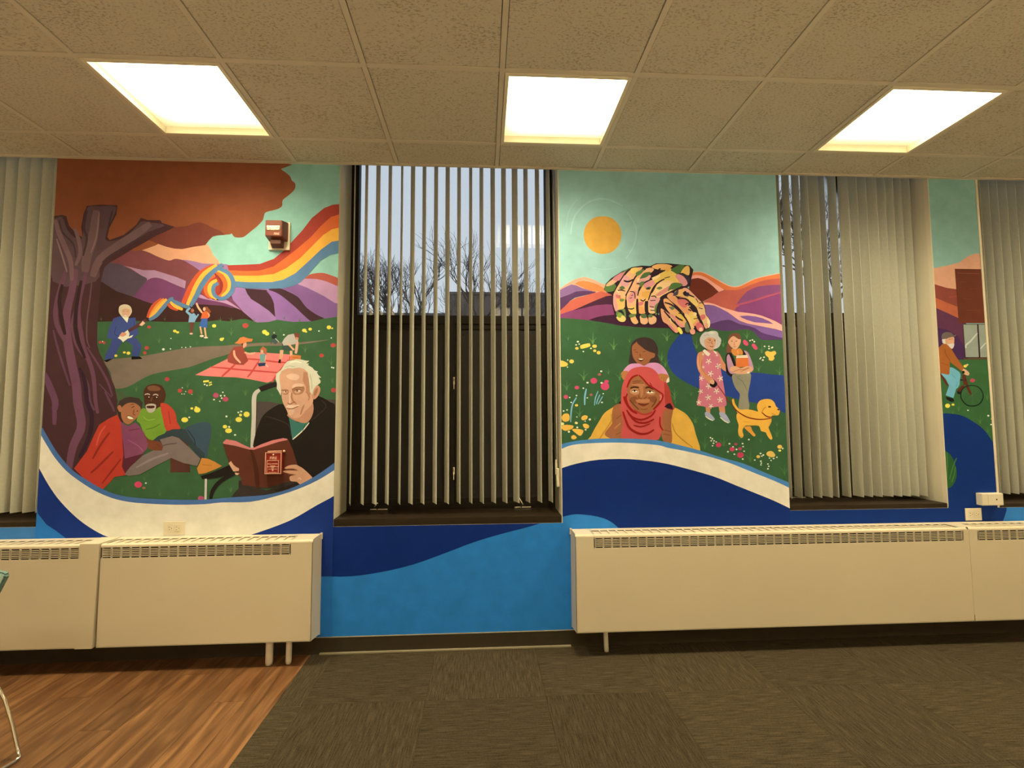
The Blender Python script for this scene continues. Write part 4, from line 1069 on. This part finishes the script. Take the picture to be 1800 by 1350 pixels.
s eac25f 1120,240 1220,232 1180,300 1120,300
s e3b45c 930,640 1030,640 1040,740 980,790 940,720
s d99a8c 980,380 1040,330 1100,370 1080,470 990,470
s 5a6b3b 960,500 1000,470 1040,500 1000,520
s 6b7f42 930,800 980,780 1040,780 1050,900 1020,870 930,870
s efc46a 925,880 960,870 1010,860 1050,900 1030,940 980,942 940,915
s 7f9a3e 935,870 960,820 1000,830 980,890
s 2d2930 940,800 1000,790 1030,860 990,830
s e8ac74 1060,600 1100,520 1130,450 1200,330 1260,270 1370,230 1420,260 1330,340 1250,430 1230,520 1225,620 1200,700 1190,790 1110,800 1060,720
s d98f80 1070,640 1130,550 1190,540 1180,640 1110,700
s e8bf5e 1080,760 1180,740 1195,830 1120,835
s e0a08a 1180,420 1290,350 1380,330 1330,420 1240,450
s 4e6a3a 1235,370 1290,300 1380,290 1330,350 1270,370
s e6ab6a 1110,880 1160,850 1190,900 1215,950 1175,975 1130,945
s 6b7d45 1085,850 1180,840 1170,870 1110,890
s edb368 1210,620 1240,520 1300,440 1400,390 1450,430 1400,540 1350,640 1330,700 1320,820 1220,820
s e9a94e 1260,560 1330,540 1390,560 1350,630 1270,620
s dd9088 1290,440 1400,400 1440,430 1360,500 1300,500
s 5b6d3c 1310,500 1360,480 1380,500 1330,520
s d8766e 1215,690 1280,680 1270,720 1220,730
s e6a05a 1220,740 1310,780 1300,830 1220,830
s e8ae78 1235,870 1290,840 1335,900 1340,950 1300,978 1245,955
s 5c7040 1245,850 1310,840 1320,890 1260,890
s f0bf7c 1350,600 1400,560 1450,470 1500,400 1600,330 1700,290 1780,370 1830,440 1640,540 1500,620 1500,700 1450,760 1430,830 1350,820 1345,700
s e8c05a 1500,300 1640,240 1720,330 1760,430 1600,400 1500,420 1420,420
s f0c583 1480,440 1620,430 1650,480 1560,560 1450,600
s e09c8c 1360,640 1440,620 1500,640 1470,740 1370,760
s dc8c78 1450,580 1620,470 1650,500 1540,580 1470,605
s 6a7f40 1430,740 1490,690 1480,800 1440,860
s eab27c 1350,880 1400,860 1450,890 1445,950 1390,978 1355,960
s 5d7242 1340,860 1390,840 1400,880 1360,885
s e8ac60 1390,220 1460,185 1590,185 1660,215 1560,260 1450,250
s 4f6f38 1640,260 1700,220 1750,195 1820,200 1790,260 1740,320 1680,290
s e8b85c 1830,215 1885,220 1880,330 1800,300 1770,300
s dc8f86 1700,330 1790,320 1860,400 1850,460 1790,470 1740,400
s 53733a 1650,440 1740,430 1800,460 1700,510 1640,520 1600,540
s 3a2f38 1730,310 1830,320 1900,380 1870,450 1850,400 1800,340
l 2f2226 2.1 870,600 930,480 990,380 1060,280 1130,230
l 2f2226 2.6 1045,600 1100,500 1170,360 1240,290 1310,250
l 2f2226 2.6 1205,600 1230,500 1290,430 1400,380
l 2f2226 2.6 1345,660 1380,560 1430,470 1500,410 1560,380
l 2f2226 3.9 1050,650 1055,780 1090,860
l 2f2226 4.5 1200,640 1200,760 1210,860 1230,940
l 2f2226 6.5 1320,670 1320,760 1325,830
l 2f2226 3.9 1510,650 1470,760 1460,830
l 2f2226 3.2 1020,400 1080,415 1150,385
l 2f2226 1.8 940,530 990,525 1040,540
l 2f2226 1.8 920,590 980,605
l 2f2226 1.7 1100,545 1160,555 1170,640
l 2f2226 1.7 1120,600 1145,590
l 2f2226 1.7 1100,635 1130,625
l 2f2226 2.0 1080,770 1130,775 1160,760
l 2f2226 2.0 1240,650 1280,670 1310,640
l 2f2226 2.0 1380,610 1430,605 1450,630
l 2f2226 2.0 1370,665 1440,660
l 2f2226 2.0 1360,740 1420,750
l 2f2226 2.0 1370,790 1430,795
l 2f2226 3.2 1440,290 1500,250
l 2f2226 2.6 1480,310 1570,265
l 2f2226 2.1 1560,370 1630,350
l f4e0b0 2 1370,770 1420,775
l f4e0b0 2 930,530 960,560
l f4d29a 2 1390,370 1480,330
FL
p 2f2226 -20,760 0,640 90,570 230,500 350,480 430,560 500,620 570,690 600,770 605,850 650,900 668,990 640,1040 600,1045 570,1070 520,1085 475,1070 460,1115 420,1122 385,1095 370,1110 300,1080 280,1115 240,1098 190,1095 120,1030 90,970 30,950 -5,860
s e6a070 10,770 50,790 130,850 170,900 210,990 250,1060 210,1090 150,1040 100,980 40,940 15,860
s e9c25c 110,900 150,880 190,940 200,980 160,970
s d97c74 100,980 160,1010 200,1080 150,1040
s e9d957 245,1010 280,1040 298,1090 275,1108 250,1080 230,1030
s e8a86a 45,650 90,640 150,690 230,780 300,860 350,940 370,1030 330,1020 260,980 190,880 120,820 60,730
s e7b955 220,800 290,820 330,920 270,940 230,880
s df8f7e 120,830 200,880 250,950 320,1010 260,1010 190,930
s 6e7a55 330,960 380,930 410,980 380,1080 330,1060
s e39d64 90,600 160,560 230,640 330,700 420,800 480,880 520,960 440,1000 400,940 320,840 230,740 130,660
s e6c15e 380,830 460,820 490,880 440,970 400,930
s d9756a 230,640 330,620 380,690 330,760 250,720
s efc076 320,840 380,860 420,960 450,1020 400,1040 350,930
s e4ad60 200,540 330,510 420,590 500,660 570,720 590,800 590,850 520,860 480,760 400,680 300,620 200,600
s e9c46a 370,620 440,620 500,700 480,740 410,690
s e6a27e 300,520 350,500 420,560 520,660 560,700 490,660
s e3b878 500,760 580,750 600,850 640,900 650,990 600,1035 560,950 520,860
s d56f66 530,860 590,850 590,900 540,920
s f0d8a0 620,900 655,930 655,1000 630,1020
s d76a64 470,980 510,950 560,990 575,1050 530,1075 485,1040
s f0c898 515,1030 550,1020 560,1060 520,1070
s e8a080 390,1060 420,1035 455,1050 460,1095 430,1112 400,1095
s e2a07a 590,960 630,970 630,1020 600,1030
s 4a4450 190,560 240,520 230,590 170,600
s 4a4450 300,560 380,560 370,610 320,600
l 2f2226 2.9 60,690 150,720 250,800 320,880 370,960 400,1040
l 2f2226 2.9 50,800 120,880 190,960 250,1010
l 2f2226 2.9 230,640 330,640 400,700 450,790 500,880 560,980
l 2f2226 2.6 320,540 360,580 450,620
l 2f2226 2.0 120,750 160,770 190,740
l 2f2226 2.6 200,870 240,900 300,930
l 2f2226 2.0 240,830 300,840
l 2f2226 2.1 330,720 370,700 400,730
l 2f2226 3.2 370,780 410,800
l 2f2226 2.0 440,905 490,900
l 2f2226 2.0 510,700 560,690
l 2f2226 2.0 510,760 560,775
l 2f2226 2.0 470,640 500,690
l f4dca8 2 360,740 400,735
l f4dca8 2 130,900 150,960
FK
s 5f7a40 1180,300 1230,270 1290,250 1260,300 1200,340
s 6b7f42 1450,500 1500,480 1530,500 1490,520
s 5f7a40 1230,430 1290,410 1270,470 1235,480
s f1cf88 1400,370 1480,330 1500,345 1420,395
s f1cf88 1200,380 1225,370 1220,410 1200,420
s c8705e 915,590 960,600 990,640 930,630
s 2f2226 1450,280 1490,240 1510,245 1480,290 1440,310
s 2f2226 1185,445 1215,430 1235,450
s 2f2226 1320,515 1350,495 1370,515
s 6b7f42 965,650 1010,640 1030,660 990,680
s e9a94e 1560,250 1620,230 1640,260 1590,280
FL
s 6e7a55 130,760 160,740 190,760 160,790
s 2f2226 300,560 340,540 345,590 320,600
s f1cf88 440,820 480,830 470,870 440,860
o painted_child_on_shoulders|painted dark-haired child in a pink top riding on shoulders
FM
s 40302a 1090,520 1105,380 1120,270 1170,205 1230,180 1300,170 1380,190 1440,240 1475,330 1475,430 1505,515 1430,520 1360,500 1250,520 1150,515
s 9e6039 1130,300 1170,250 1205,232 1260,290 1380,345 1432,380 1425,435 1380,455 1350,505 1300,545 1240,540 1180,490 1140,420
s 40302a 1195,235 1260,180 1370,190 1445,270 1450,380 1400,375 1320,345 1260,300
e 9e6039 1412,410 22,32
l 5c3320 1.4 1170,365 1210,372
l 5c3320 1.4 1270,365 1310,360
l 5c3320 1.2 1150,340 1190,335
l 7a4526 1.6 1240,390 1235,415 1255,420
s 4a1d16 1205,455 1285,455 1255,490 1225,480
s f1e6d2 1212,456 1280,456 1250,470
s d793ad 1015,625 1045,575 1090,535 1140,518 1235,520 1290,548 1360,512 1470,512 1550,570 1610,670 1622,750 1570,770 1500,680 1290,580 1090,630
s b8763f 985,660 1015,618 1085,625 1065,690 1020,735
s 9c5c38 870,1100 940,1050 990,1040 1010,1200 1010,1330 960,1400 860,1330 880,1200
o painted_person_in_headscarf|painted smiling person in a red headscarf and yellow sweater
FO
s 2a1520 925,-40 990,-120 1000,-40
s e3ac42 560,430 590,350 640,250 700,150 760,55 830,0 910,-30 1010,60 1010,430
s e3ac42 1620,470 1630,100 1650,0 1690,-25 1760,5 1850,65 1930,180 1970,320 2030,540 1900,520
l c58d35 3 860,60 860,150 760,300 700,390
l b9822f 2 1660,180 1700,300 1800,400 1930,500
s a2643a 870,20 905,-50 990,-70 1010,100 1010,390 880,390 770,325 850,210 870,160
l 7b4424 1.5 930,120 1000,60
l 7b4424 1.5 920,330 980,300
l c08050 3 900,250 980,180
s a2643a 1495,60 1560,-50 1670,-30 1650,130 1650,260 1660,330 1645,450 1540,410 1510,250
l 7b4424 1.5 1560,270 1640,290
l 7b4424 1.5 1540,320 1640,340
FM
s ca5249 1000,1520 1010,1300 985,1150 988,950 1000,820 1040,710 1090,620 1160,575 1290,558 1400,585 1480,660 1560,740 1620,850 1650,1000 1690,1110 1600,1110 1540,1160 1520,1350 1480,1520 1250,1520
s ad3d31 1560,760 1630,870 1655,1010 1690,1120 1580,1100 1560,900
s a06338 1068,920 1085,800 1145,710 1220,668 1290,730 1360,800 1470,870 1500,950 1480,1050 1400,1140 1300,1195 1200,1160 1115,1070
FV
s 8a4f2c 400,900 560,860 640,960 560,1040 440,1000
s 8a4f2c 880,880 1100,860 1080,1000 980,1000
s b8774a 640,500 740,500 760,760 700,880 680,760
s b8774a 560,940 740,930 920,930 900,1010 760,1020 600,1010
s b8774a 440,540 600,500 760,510 820,580 640,590
l 7b4526 1.6 470,470 600,445 720,455
l 7b4526 1.6 480,520 620,495 760,510
s c4885a 420,690 530,640 640,690 640,780 530,810 420,760
s c4885a 830,720 940,680 1070,730 1050,800 940,810 850,780
s f4ecdc 465,720 530,695 615,720 550,742 490,740
s f4ecdc 850,745 935,710 1040,745 960,768 880,762
e 30190f 530,712 26,22
e 30190f 935,728 26,24
l 3c2114 1.3 455,710 530,680 620,712
l 3c2114 1.3 845,735 935,698 1040,738
l 45281a 3 420,640 500,608 640,618
l 45281a 3 815,640 880,608 960,625 1030,665
l 7b4526 1.8 640,830 650,900 730,905
l 7b4526 1.8 760,905 820,890 850,850
l 6d3a20 2 400,940 450,1010 560,1120 640,1200
l 6d3a20 2 1110,920 1060,1030 980,1130
s 7a3422 610,1035 720,1045 800,1050 910,1035 850,1080 770,1115 680,1090
l 5a2013 1.2 610,1035 720,1055 800,1058 910,1038
l 8a4f2c 2 680,1180 780,1200 880,1170
l 951f17 3.5 620,290 500,330 420,410 370,510 330,620
l 951f17 3 640,290 750,390 880,540 1000,620 1130,700 1280,800
l 951f17 3.5 340,780 300,880 310,960 360,1100 430,1200
l 951f17 4.5 250,850 280,950 370,1120 480,1240 600,1300
l 951f17 3.5 1280,810 1240,940 1130,1090 1020,1200
l 951f17 2.5 930,490 990,600
l b5382c 3 520,1200 650,1290 820,1330 1000,1260
l df7a6c 2.5 1190,820 1230,860 1200,960
FM
l 951f17 3.5 1060,1130 1130,1220 1250,1260 1380,1210 1440,1130
l 951f17 3.5 1080,1170 1180,1280 1310,1300 1420,1250
l 951f17 4 1010,1150 1050,1270 1100,1370 1220,1440 1330,1440 1420,1390
l 951f17 2.5 1150,1330 1250,1350 1370,1310
l 951f17 3 1500,1220 1500,1330 1540,1400
p 2a1520 1555,1085 1600,1045 1635,1040 1665,1085 1672,1128 1600,1110
s b8763f 1480,670 1510,650 1600,668 1605,730 1560,760 1500,725
l 8f5730 1 1520,690 1515,725
l 8f5730 1 1550,690 1545,740
s f0d4dc 1585,740 1615,700 1622,755 1590,770
o painted_person_in_star_dress|painted white-haired person in a pink dress with white stars
FN
p d0895c 600,1080 662,1080 660,1175 610,1175
p d0895c 770,1075 852,1065 860,1175 790,1180
s a6a6ac 592,1165 625,1155 665,1180 720,1245 700,1268 650,1245 598,1205
s a6a6ac 780,1165 820,1155 870,1190 922,1280 905,1300 850,1270 795,1215
l f0e6cc 1.6 598,1212 650,1250 700,1270
l f0e6cc 1.6 792,1225 850,1275 905,1302
s d0895c 740,360 790,400 830,480 870,535 925,545 935,590 890,625 830,600 790,540
s cc7379 560,390 600,345 700,350 775,380 795,480 805,620 835,780 860,950 872,1072 770,1085 650,1100 560,1080 485,1062 505,950 520,850 520,690 555,560
s d0895c 488,420 510,375 560,362 578,400 560,500 560,580 620,660 690,715 722,770 670,790 590,715 510,620 485,520
l a8643c 1 555,470 550,580 610,670
l e0a070 2 505,420 500,520 525,600
* efe0c8 5.2 640,490 768,552 665,652 795,715 640,815 745,880 635,965 790,997
* efe0c8 4.5 545,712 535,885 670,1080 512,1030
* efe0c8 2.5 570,565 568,395 750,408
p f0dcbc 560,352 590,330 665,390 635,425 600,400
p f0dcbc 695,345 730,355 755,385 730,390
FW
s cf9468 520,640 640,680 700,640 690,740 600,730 530,690
s ccc2ab 380,500 385,440 430,360 500,305 570,300 640,280 740,285 790,330 805,400 850,450 862,510 840,600 790,660 720,690 600,690 500,665 430,610 395,560
s d79f74 480,520 520,460 580,425 660,430 730,460 745,520 735,590 700,670 640,718 570,700 510,640
s e0d8c2 560,330 640,300 720,330 650,350
l b8ac92 1.2 470,400 540,370 600,390
l b8ac92 1.2 760,430 790,520 770,620
e 4f2c1c 608,500 16,12
e 4f2c1c 718,502 16,12
l 8a4f30 1 560,480 600,465 640,478
l 8a4f30 1 690,470 740,480
l a2663e 1.4 655,500 650,570 680,580
l 9a5040 1.6 600,620 650,640 690,620
l a2663e 0.8 545,520 590,555 640,540
FN
s 1f1416 655,792 690,735 710,730 752,775 750,805 715,835 680,825 660,808
s cc7379 672,775 700,745 715,770 700,795
s d79f74 655,745 700,730 718,762 700,790 665,780
l 7a2018 1.5 755,800 800,860 850,930 900,1010 960,1070
o painted_person_with_books|painted long-haired person hugging an orange book
s 1f1715 862,480 870,405 920,372 960,420 990,500 1000,560 960,640 950,695 900,670 870,620
p 1f1715 1078,345 1108,348 1135,405 1095,405
s bb8c99 878,440 905,395 950,450 985,560 990,640 940,655 905,620 885,540
s bb8c99 1105,350 1150,365 1190,440 1225,540 1230,600 1190,630 1160,540 1150,430
p 1f1715 905,385 935,378 970,440 998,540 985,575 960,520 930,440
s 908869 955,665 1060,655 1190,645 1190,760 1172,850 1160,950 1172,1115 1040,1118 1042,1000 1050,920 1000,850 960,760
l 6f684f 1 1010,700 1090,760 1150,880
l 6f684f 0.8 1000,690 1060,680
p dd7434 1000,435 1160,432 1172,552 1000,572
p f2dfba 1008,412 1150,406 1162,440 1004,445
l dd7434 1 1010,428 1155,424
s dda374 918,600 935,565 990,552 1060,578 1130,555 1190,555 1225,590 1190,635 1130,655 990,652
l ab6e42 1.2 950,630 1040,600 1100,600 1170,570
l ab6e42 1 1060,630 1120,600 1180,575
p f2dfba 1145,630 1180,620 1175,648 1148,648
s d8873c 935,345 960,320 1010,330 1050,315 1090,360 1085,400 1040,400 1000,420 960,395
l eeb070 1.2 1020,340 1030,400
FW
s 7d4c34 990,760 985,680 1005,600 1025,520 1030,430 1080,360 1180,328 1270,350 1310,420 1305,470 1200,440 1100,500 1070,600 1100,680 1080,770
s dfa678 1022,530 1060,460 1110,410 1160,400 1210,435 1260,465 1310,475 1300,560 1260,640 1215,690 1160,690 1100,650 1050,590
e a8744a 1108,510 22,12
e a8744a 1208,510 22,12
e 5b3b28 1108,510 9,7
e 5b3b28 1208,510 9,7
l b87c50 1.2 1165,520 1160,590 1180,600
l a85a44 1.3 1140,640 1200,635
o painted_golden_dog|painted golden dog on a dark red leash
FN
s eeb040 948,1010 955,985 972,988 990,1050 1050,1122 1150,1120 1250,1140 1290,1150 1278,1100 1285,1050 1320,1005 1390,985 1460,992 1505,1030 1530,1085 1575,1125 1575,1160 1555,1200 1500,1200 1468,1215 1468,1280 1440,1340 1430,1365 1460,1440 1480,1505 1452,1518 1410,1465 1390,1425 1330,1405 1300,1340 1190,1335 1120,1340 1085,1400 1100,1465 1075,1500 1040,1470 1028,1400 1035,1330 1010,1250 1008,1190 1020,1170 970,1090
s e09a38 1110,1355 1190,1345 1215,1400 1258,1460 1235,1478 1190,1440 1140,1395
l 8a4a1a 1 1340,1160 1370,1110 1400,1090
e 3a1a12 1443,1088 20,12
p 2a1410 1538,1118 1560,1112 1578,1130 1560,1138
l 8a4a1a 1 1470,1180 1520,1190
l 7a2018 2 960,1070 1000,1130 1080,1190 1180,1235 1320,1255 1465,1240
l 7a2018 2 1340,1160 1390,1205 1440,1225 1475,1222
l c9862e 1.2 1100,1285 1180,1290
o painted_meadow_flowers|painted yellow, pink and white flowers with grass tufts
FM
g 648a48 17 615,260 495,740 890,335 1590,220
g 557d42 9 290,210 1100,240 1530,460 820,660 640,1270
g 557d42 16 270,870 970,740 920,1040 1690,1000 440,1220 1570,560
f ecc24e 3 405,318 640,350 400,1068 395,1300
f ecc24e 4 638,290 692,375 335,490
l efc652 7 450,305 500,290 580,270
s efc652 165,485 220,482 285,520 260,555 165,555
s efba4a 205,1220 240,1180 290,1180 310,1220 300,1270 250,1285 215,1265
s efba4a 462,1230 500,1200 545,1210 535,1250 480,1265
f cf4a66 7 628,745 775,818
f cf4a66 4 795,755 405,835 260,957
f a86050 3 702,662 592,930
f e6ead0 2.2 418,230 545,770 730,773 725,620 735,1030 575,1255
f e6ead0 1.5 395,272 435,262 490,360 590,318 285,472 280,565 490,843 400,940 542,970 752,915 330,1030 310,965 275,1130 230,1143 405,1222 515,1278
l 7fb4b5 3 530,850 510,950 508,1065
l 7fb4b5 2.5 400,965 350,1050 330,1150 322,1290
l 7fb4b5 1.8 685,880 650,970 637,1070
l 7fb4b5 1.8 710,925 680,990 660,1055
l 7fb4b5 1.8 745,950 710,1010 682,1055
FO
s efba4a 200,215 270,200 360,215 330,260 250,280 205,250
s efba4a 340,260 420,255 490,275 470,330 440,345 390,310
s efba4a 482,200 520,185 565,210 555,245 510,245
s efba4a 330,355 365,335 402,365 380,390 340,388
f e6ead0 2 215,188 300,292 410,235 520,265
f efe08a 2.8 400,178 215,188
FN
g 5b8245 14 1145,190 480,320 830,300 1575,670 1300,620 1340,380 190,950 20,480
g 557d42 8 410,940 600,1340 1540,1340 200,1050
g 557d42 16 460,1300
s dd4f68 1095,220 1120,205 1160,245 1155,280 1120,275 1098,250
s dd4f68 1208,275 1240,255 1282,305 1275,335 1240,325
s efbd4e 1385,370 1420,352 1455,365 1510,352 1532,385 1500,420 1508,450 1480,480 1435,472 1430,440 1395,410
l f0f0da 3 1178,222 1195,210
l f0f0da 3.5 1465,315 1490,300
l f0f0da 3 1312,462 1335,435
f f0f0da 1.8 1218,208 1242,230 1435,292 1378,292 1437,322 1370,435 1355,472
FQ
g 4a7038 20 590,520 1190,690 1540,360 1640,865 840,480
g 4a7038 11 1325,430 1050,400 480,180
f c93f58 5.5 772,465 1060,598
f c93f58 4.5 950,522
f b0475a 3.5 998,455 1055,515
f eabf58 4 1295,620 1578,490
f eadf68 2.8 1578,540
s eabf58 1400,585 1430,550 1480,550 1518,595 1500,625 1440,622
f e6ead0 1.7 665,370 690,385 675,412 712,412 740,425 705,443 692,477 915,450 1088,448 1095,488 962,490 1008,525 895,555 1108,548 980,588 1090,652 1170,395 1325,578 1362,598 1342,612 1248,665 1328,680 1335,705 1330,728 1443,640 1497,645 1540,628 1463,670 1422,717 1433,747 1422,780 1617,512
o painted_wave_border|painted white wave with a thin blue rim over navy
FP
p 2e7eb6 960,880 1100,880 1100,1180 960,1180
p 0e2c66 960,800 987,803 1013,797 1053,792 1093,790 1153,794 1200,805 1253,823 1320,848 1360,864 1400,882 1400,980 960,980
s 3380b4 960,915 990,908 1010,904 1030,905 1050,908 1068,914 1085,926 1100,945 1100,980 960,980
s f0dfba 960,795 987,788 1007,782 1040,778 1093,777 1153,781 1200,791 1240,800 1280,812 1320,828 1360,844 1386,856 1405,866 1405,902 1387,893 1360,880 1333,869 1293,853 1253,837 1200,822 1160,813 1107,807 1053,808 1013,815 987,823 960,832
s 4f86ad 960,790 986,781 1013,775 1053,771 1107,771 1147,773 1180,779 1227,791 1267,804 1307,815 1347,832 1386,848 1405,858 1405,868 1386,857 1360,845 1320,829 1280,813 1240,801 1200,792 1173,787 1153,782 1093,778 1040,779 1007,782 987,789 960,799
@E
o painted_landscape|painted sky, peach hill and purple slope behind a brick building
FX
p 8fb59b 1080,0 1560,0 1560,1400 1080,1400
p e0a378 1120,695 1250,670 1340,648 1400,605 1450,585 1600,570 1600,900 1120,900
p 8a4232 1120,790 1175,800 1260,825 1360,838 1400,1000 1120,1000
p b85f3c 1120,880 1175,892 1250,925 1340,960 1400,1060 1120,1060
l 9c4632 4 1270,890 1335,880
p 5f3144 1120,950 1180,965 1260,1000 1340,1038 1400,1080 1410,1400 1120,1400
p 49294a 1120,1090 1260,1120 1330,1160 1380,1240 1400,1400 1120,1400
FY
p 3a6434 300,655 860,650 1500,650 1500,3400 300,3400
o painted_brick_building|painted brown brick building with two glass panes
FX
p 6a321e 1312,690 1600,694 1600,1072 1340,1072
l 8f4a36 1.2 1330,720 1490,725
l 7b3d28 1 1350,780 1400,784
l 7b3d28 1 1420,830 1470,832
l 7b3d28 1 1370,900 1430,904
l 7b3d28 1 1390,980 1500,984
FY
p 3a1c20 828,85 1400,85 1400,622 862,622
p 979c80 838,95 1055,95 1083,610 875,610
p 979c80 1078,95 1400,95 1400,612 1108,612
l c6c8aa 3 880,470 880,420 950,360 1060,230
l c6c8aa 2 1110,480 1150,430 1240,340
p 5a4228 845,625 1400,622 1400,650 850,650
o painted_cyclist|painted bearded cyclist in a rust jacket and light blue trousers
FY
l 5c2c1c 4 470,870 530,960 590,1060
l 5c2c1c 5 845,870 890,1040 960,1210
l 5c2c1c 6 850,1060 780,1130 760,1180
l 1a2420 2.5 700,960 790,970 880,975
l 5c2c1c 5 830,900 860,1050
l 12261b 2.2 975,1055 1045,1070 1105,1110 1140,1170 1150,1240 1125,1310 1070,1365 980,1385 900,1370 840,1320 800,1250 800,1180 830,1110 890,1070 975,1055
l 5a6a48 0.6 975,1215 850,1130
l 5a6a48 0.6 975,1215 1080,1120
l 5a6a48 0.6 975,1215 1090,1300
l 5a6a48 0.6 975,1215 870,1310
l 5a6a48 0.6 975,1215 975,1080
l 5a6a48 0.6 975,1215 985,1360
p 171a16 558,1235 680,1262 695,1310 645,1318 575,1280
p 171a16 735,1150 800,1160 790,1200 745,1190
s 73b2b7 600,880 630,770 740,820 792,880 782,980 775,1050 730,1110 700,1060 730,960 640,900
p 73b2b7 480,868 620,880 700,930 745,980 740,1060 680,1258 558,1212 612,1060 560,960
l 4f8f96 1 650,880 720,950
l 4f8f96 1 745,1000 720,1090
p a65e27 380,460 445,462 520,392 600,420 655,490 720,600 830,760 852,800 812,832 620,680 622,790 618,870 600,890 470,862 380,860
l 7e4419 1 545,480 560,570 640,680
l 7e4419 1 480,700 600,740
s ded0b4 505,320 560,318 575,390 540,400 508,380
s d8a070 560,325 680,290 692,350 690,385 680,460 640,470 600,430 560,395
s dccdb6 575,390 610,405 640,400 690,395 682,450 655,478 620,450
l 7a4a2c 1 600,330 670,322
s 70604f 492,310 500,250 555,215 640,225 685,265 722,252 705,285 640,295 560,320 510,325
s ddab7c 830,800 875,808 932,862 915,900 860,885 822,860
e 1a1512 837,850 22,24
o painted_pond_shore|painted navy pond with a leafy tuft on its bank
FZ
s 0c3068 1150,450 1225,428 1300,430 1370,445 1450,490 1520,545 1590,640 1680,750 1680,1300 1150,1300
s 2f5c2c 1150,660 1245,690 1290,730 1320,800 1325,870 1300,930 1260,955 1150,960
l 4d7a38 2 1255,900 1262,790 1255,700
l 4d7a38 2 1275,890 1300,800 1325,740
l 4d7a38 2 1290,910 1310,850 1315,800
g 4d7a38 14 1340,410 1490,500 1540,330
g 4d7a38 8 1545,560 1300,430
f ecd94e 5 1262,373
f ecd94e 3 1300,365 1385,95 1575,465
f e6ead0 1.8 1405,405 1548,443 1400,85 1568,505
f bd4a50 5 1437,195
f ecc24e 2 1395,88
o painted_corner_wave|painted medium blue patch at the foot of the pond
s 3380b4 1655,1300 1665,1200 1675,1100 1800,1090 1800,1300
@B
o painted_wave|painted navy wave over medium blue
FP
p 2e7eb6 540,900 1040,900 1040,1160 540,1160
s 0e2c66 540,880 1060,880 990,906 933,925 883,938 833,953 783,972 727,992 673,1005 617,1013 563,1013 530,1012
@D
o painted_field|painted navy field below the sill
FP
p 0c3068 1370,880 1700,880 1700,960 1370,960
@W
o painted_wave|painted medium blue area below the sill
FP
p 4078a0 -60,900 90,900 90,1160 -60,1160
@V
o painted_wave|painted blue area with a navy curve below the sill
FP
p 3478a6 1740,880 1900,880 1900,960 1740,960
s 0c3068 1740,880 1765,884 1769,893 1767,903 1760,918 1740,920
""")
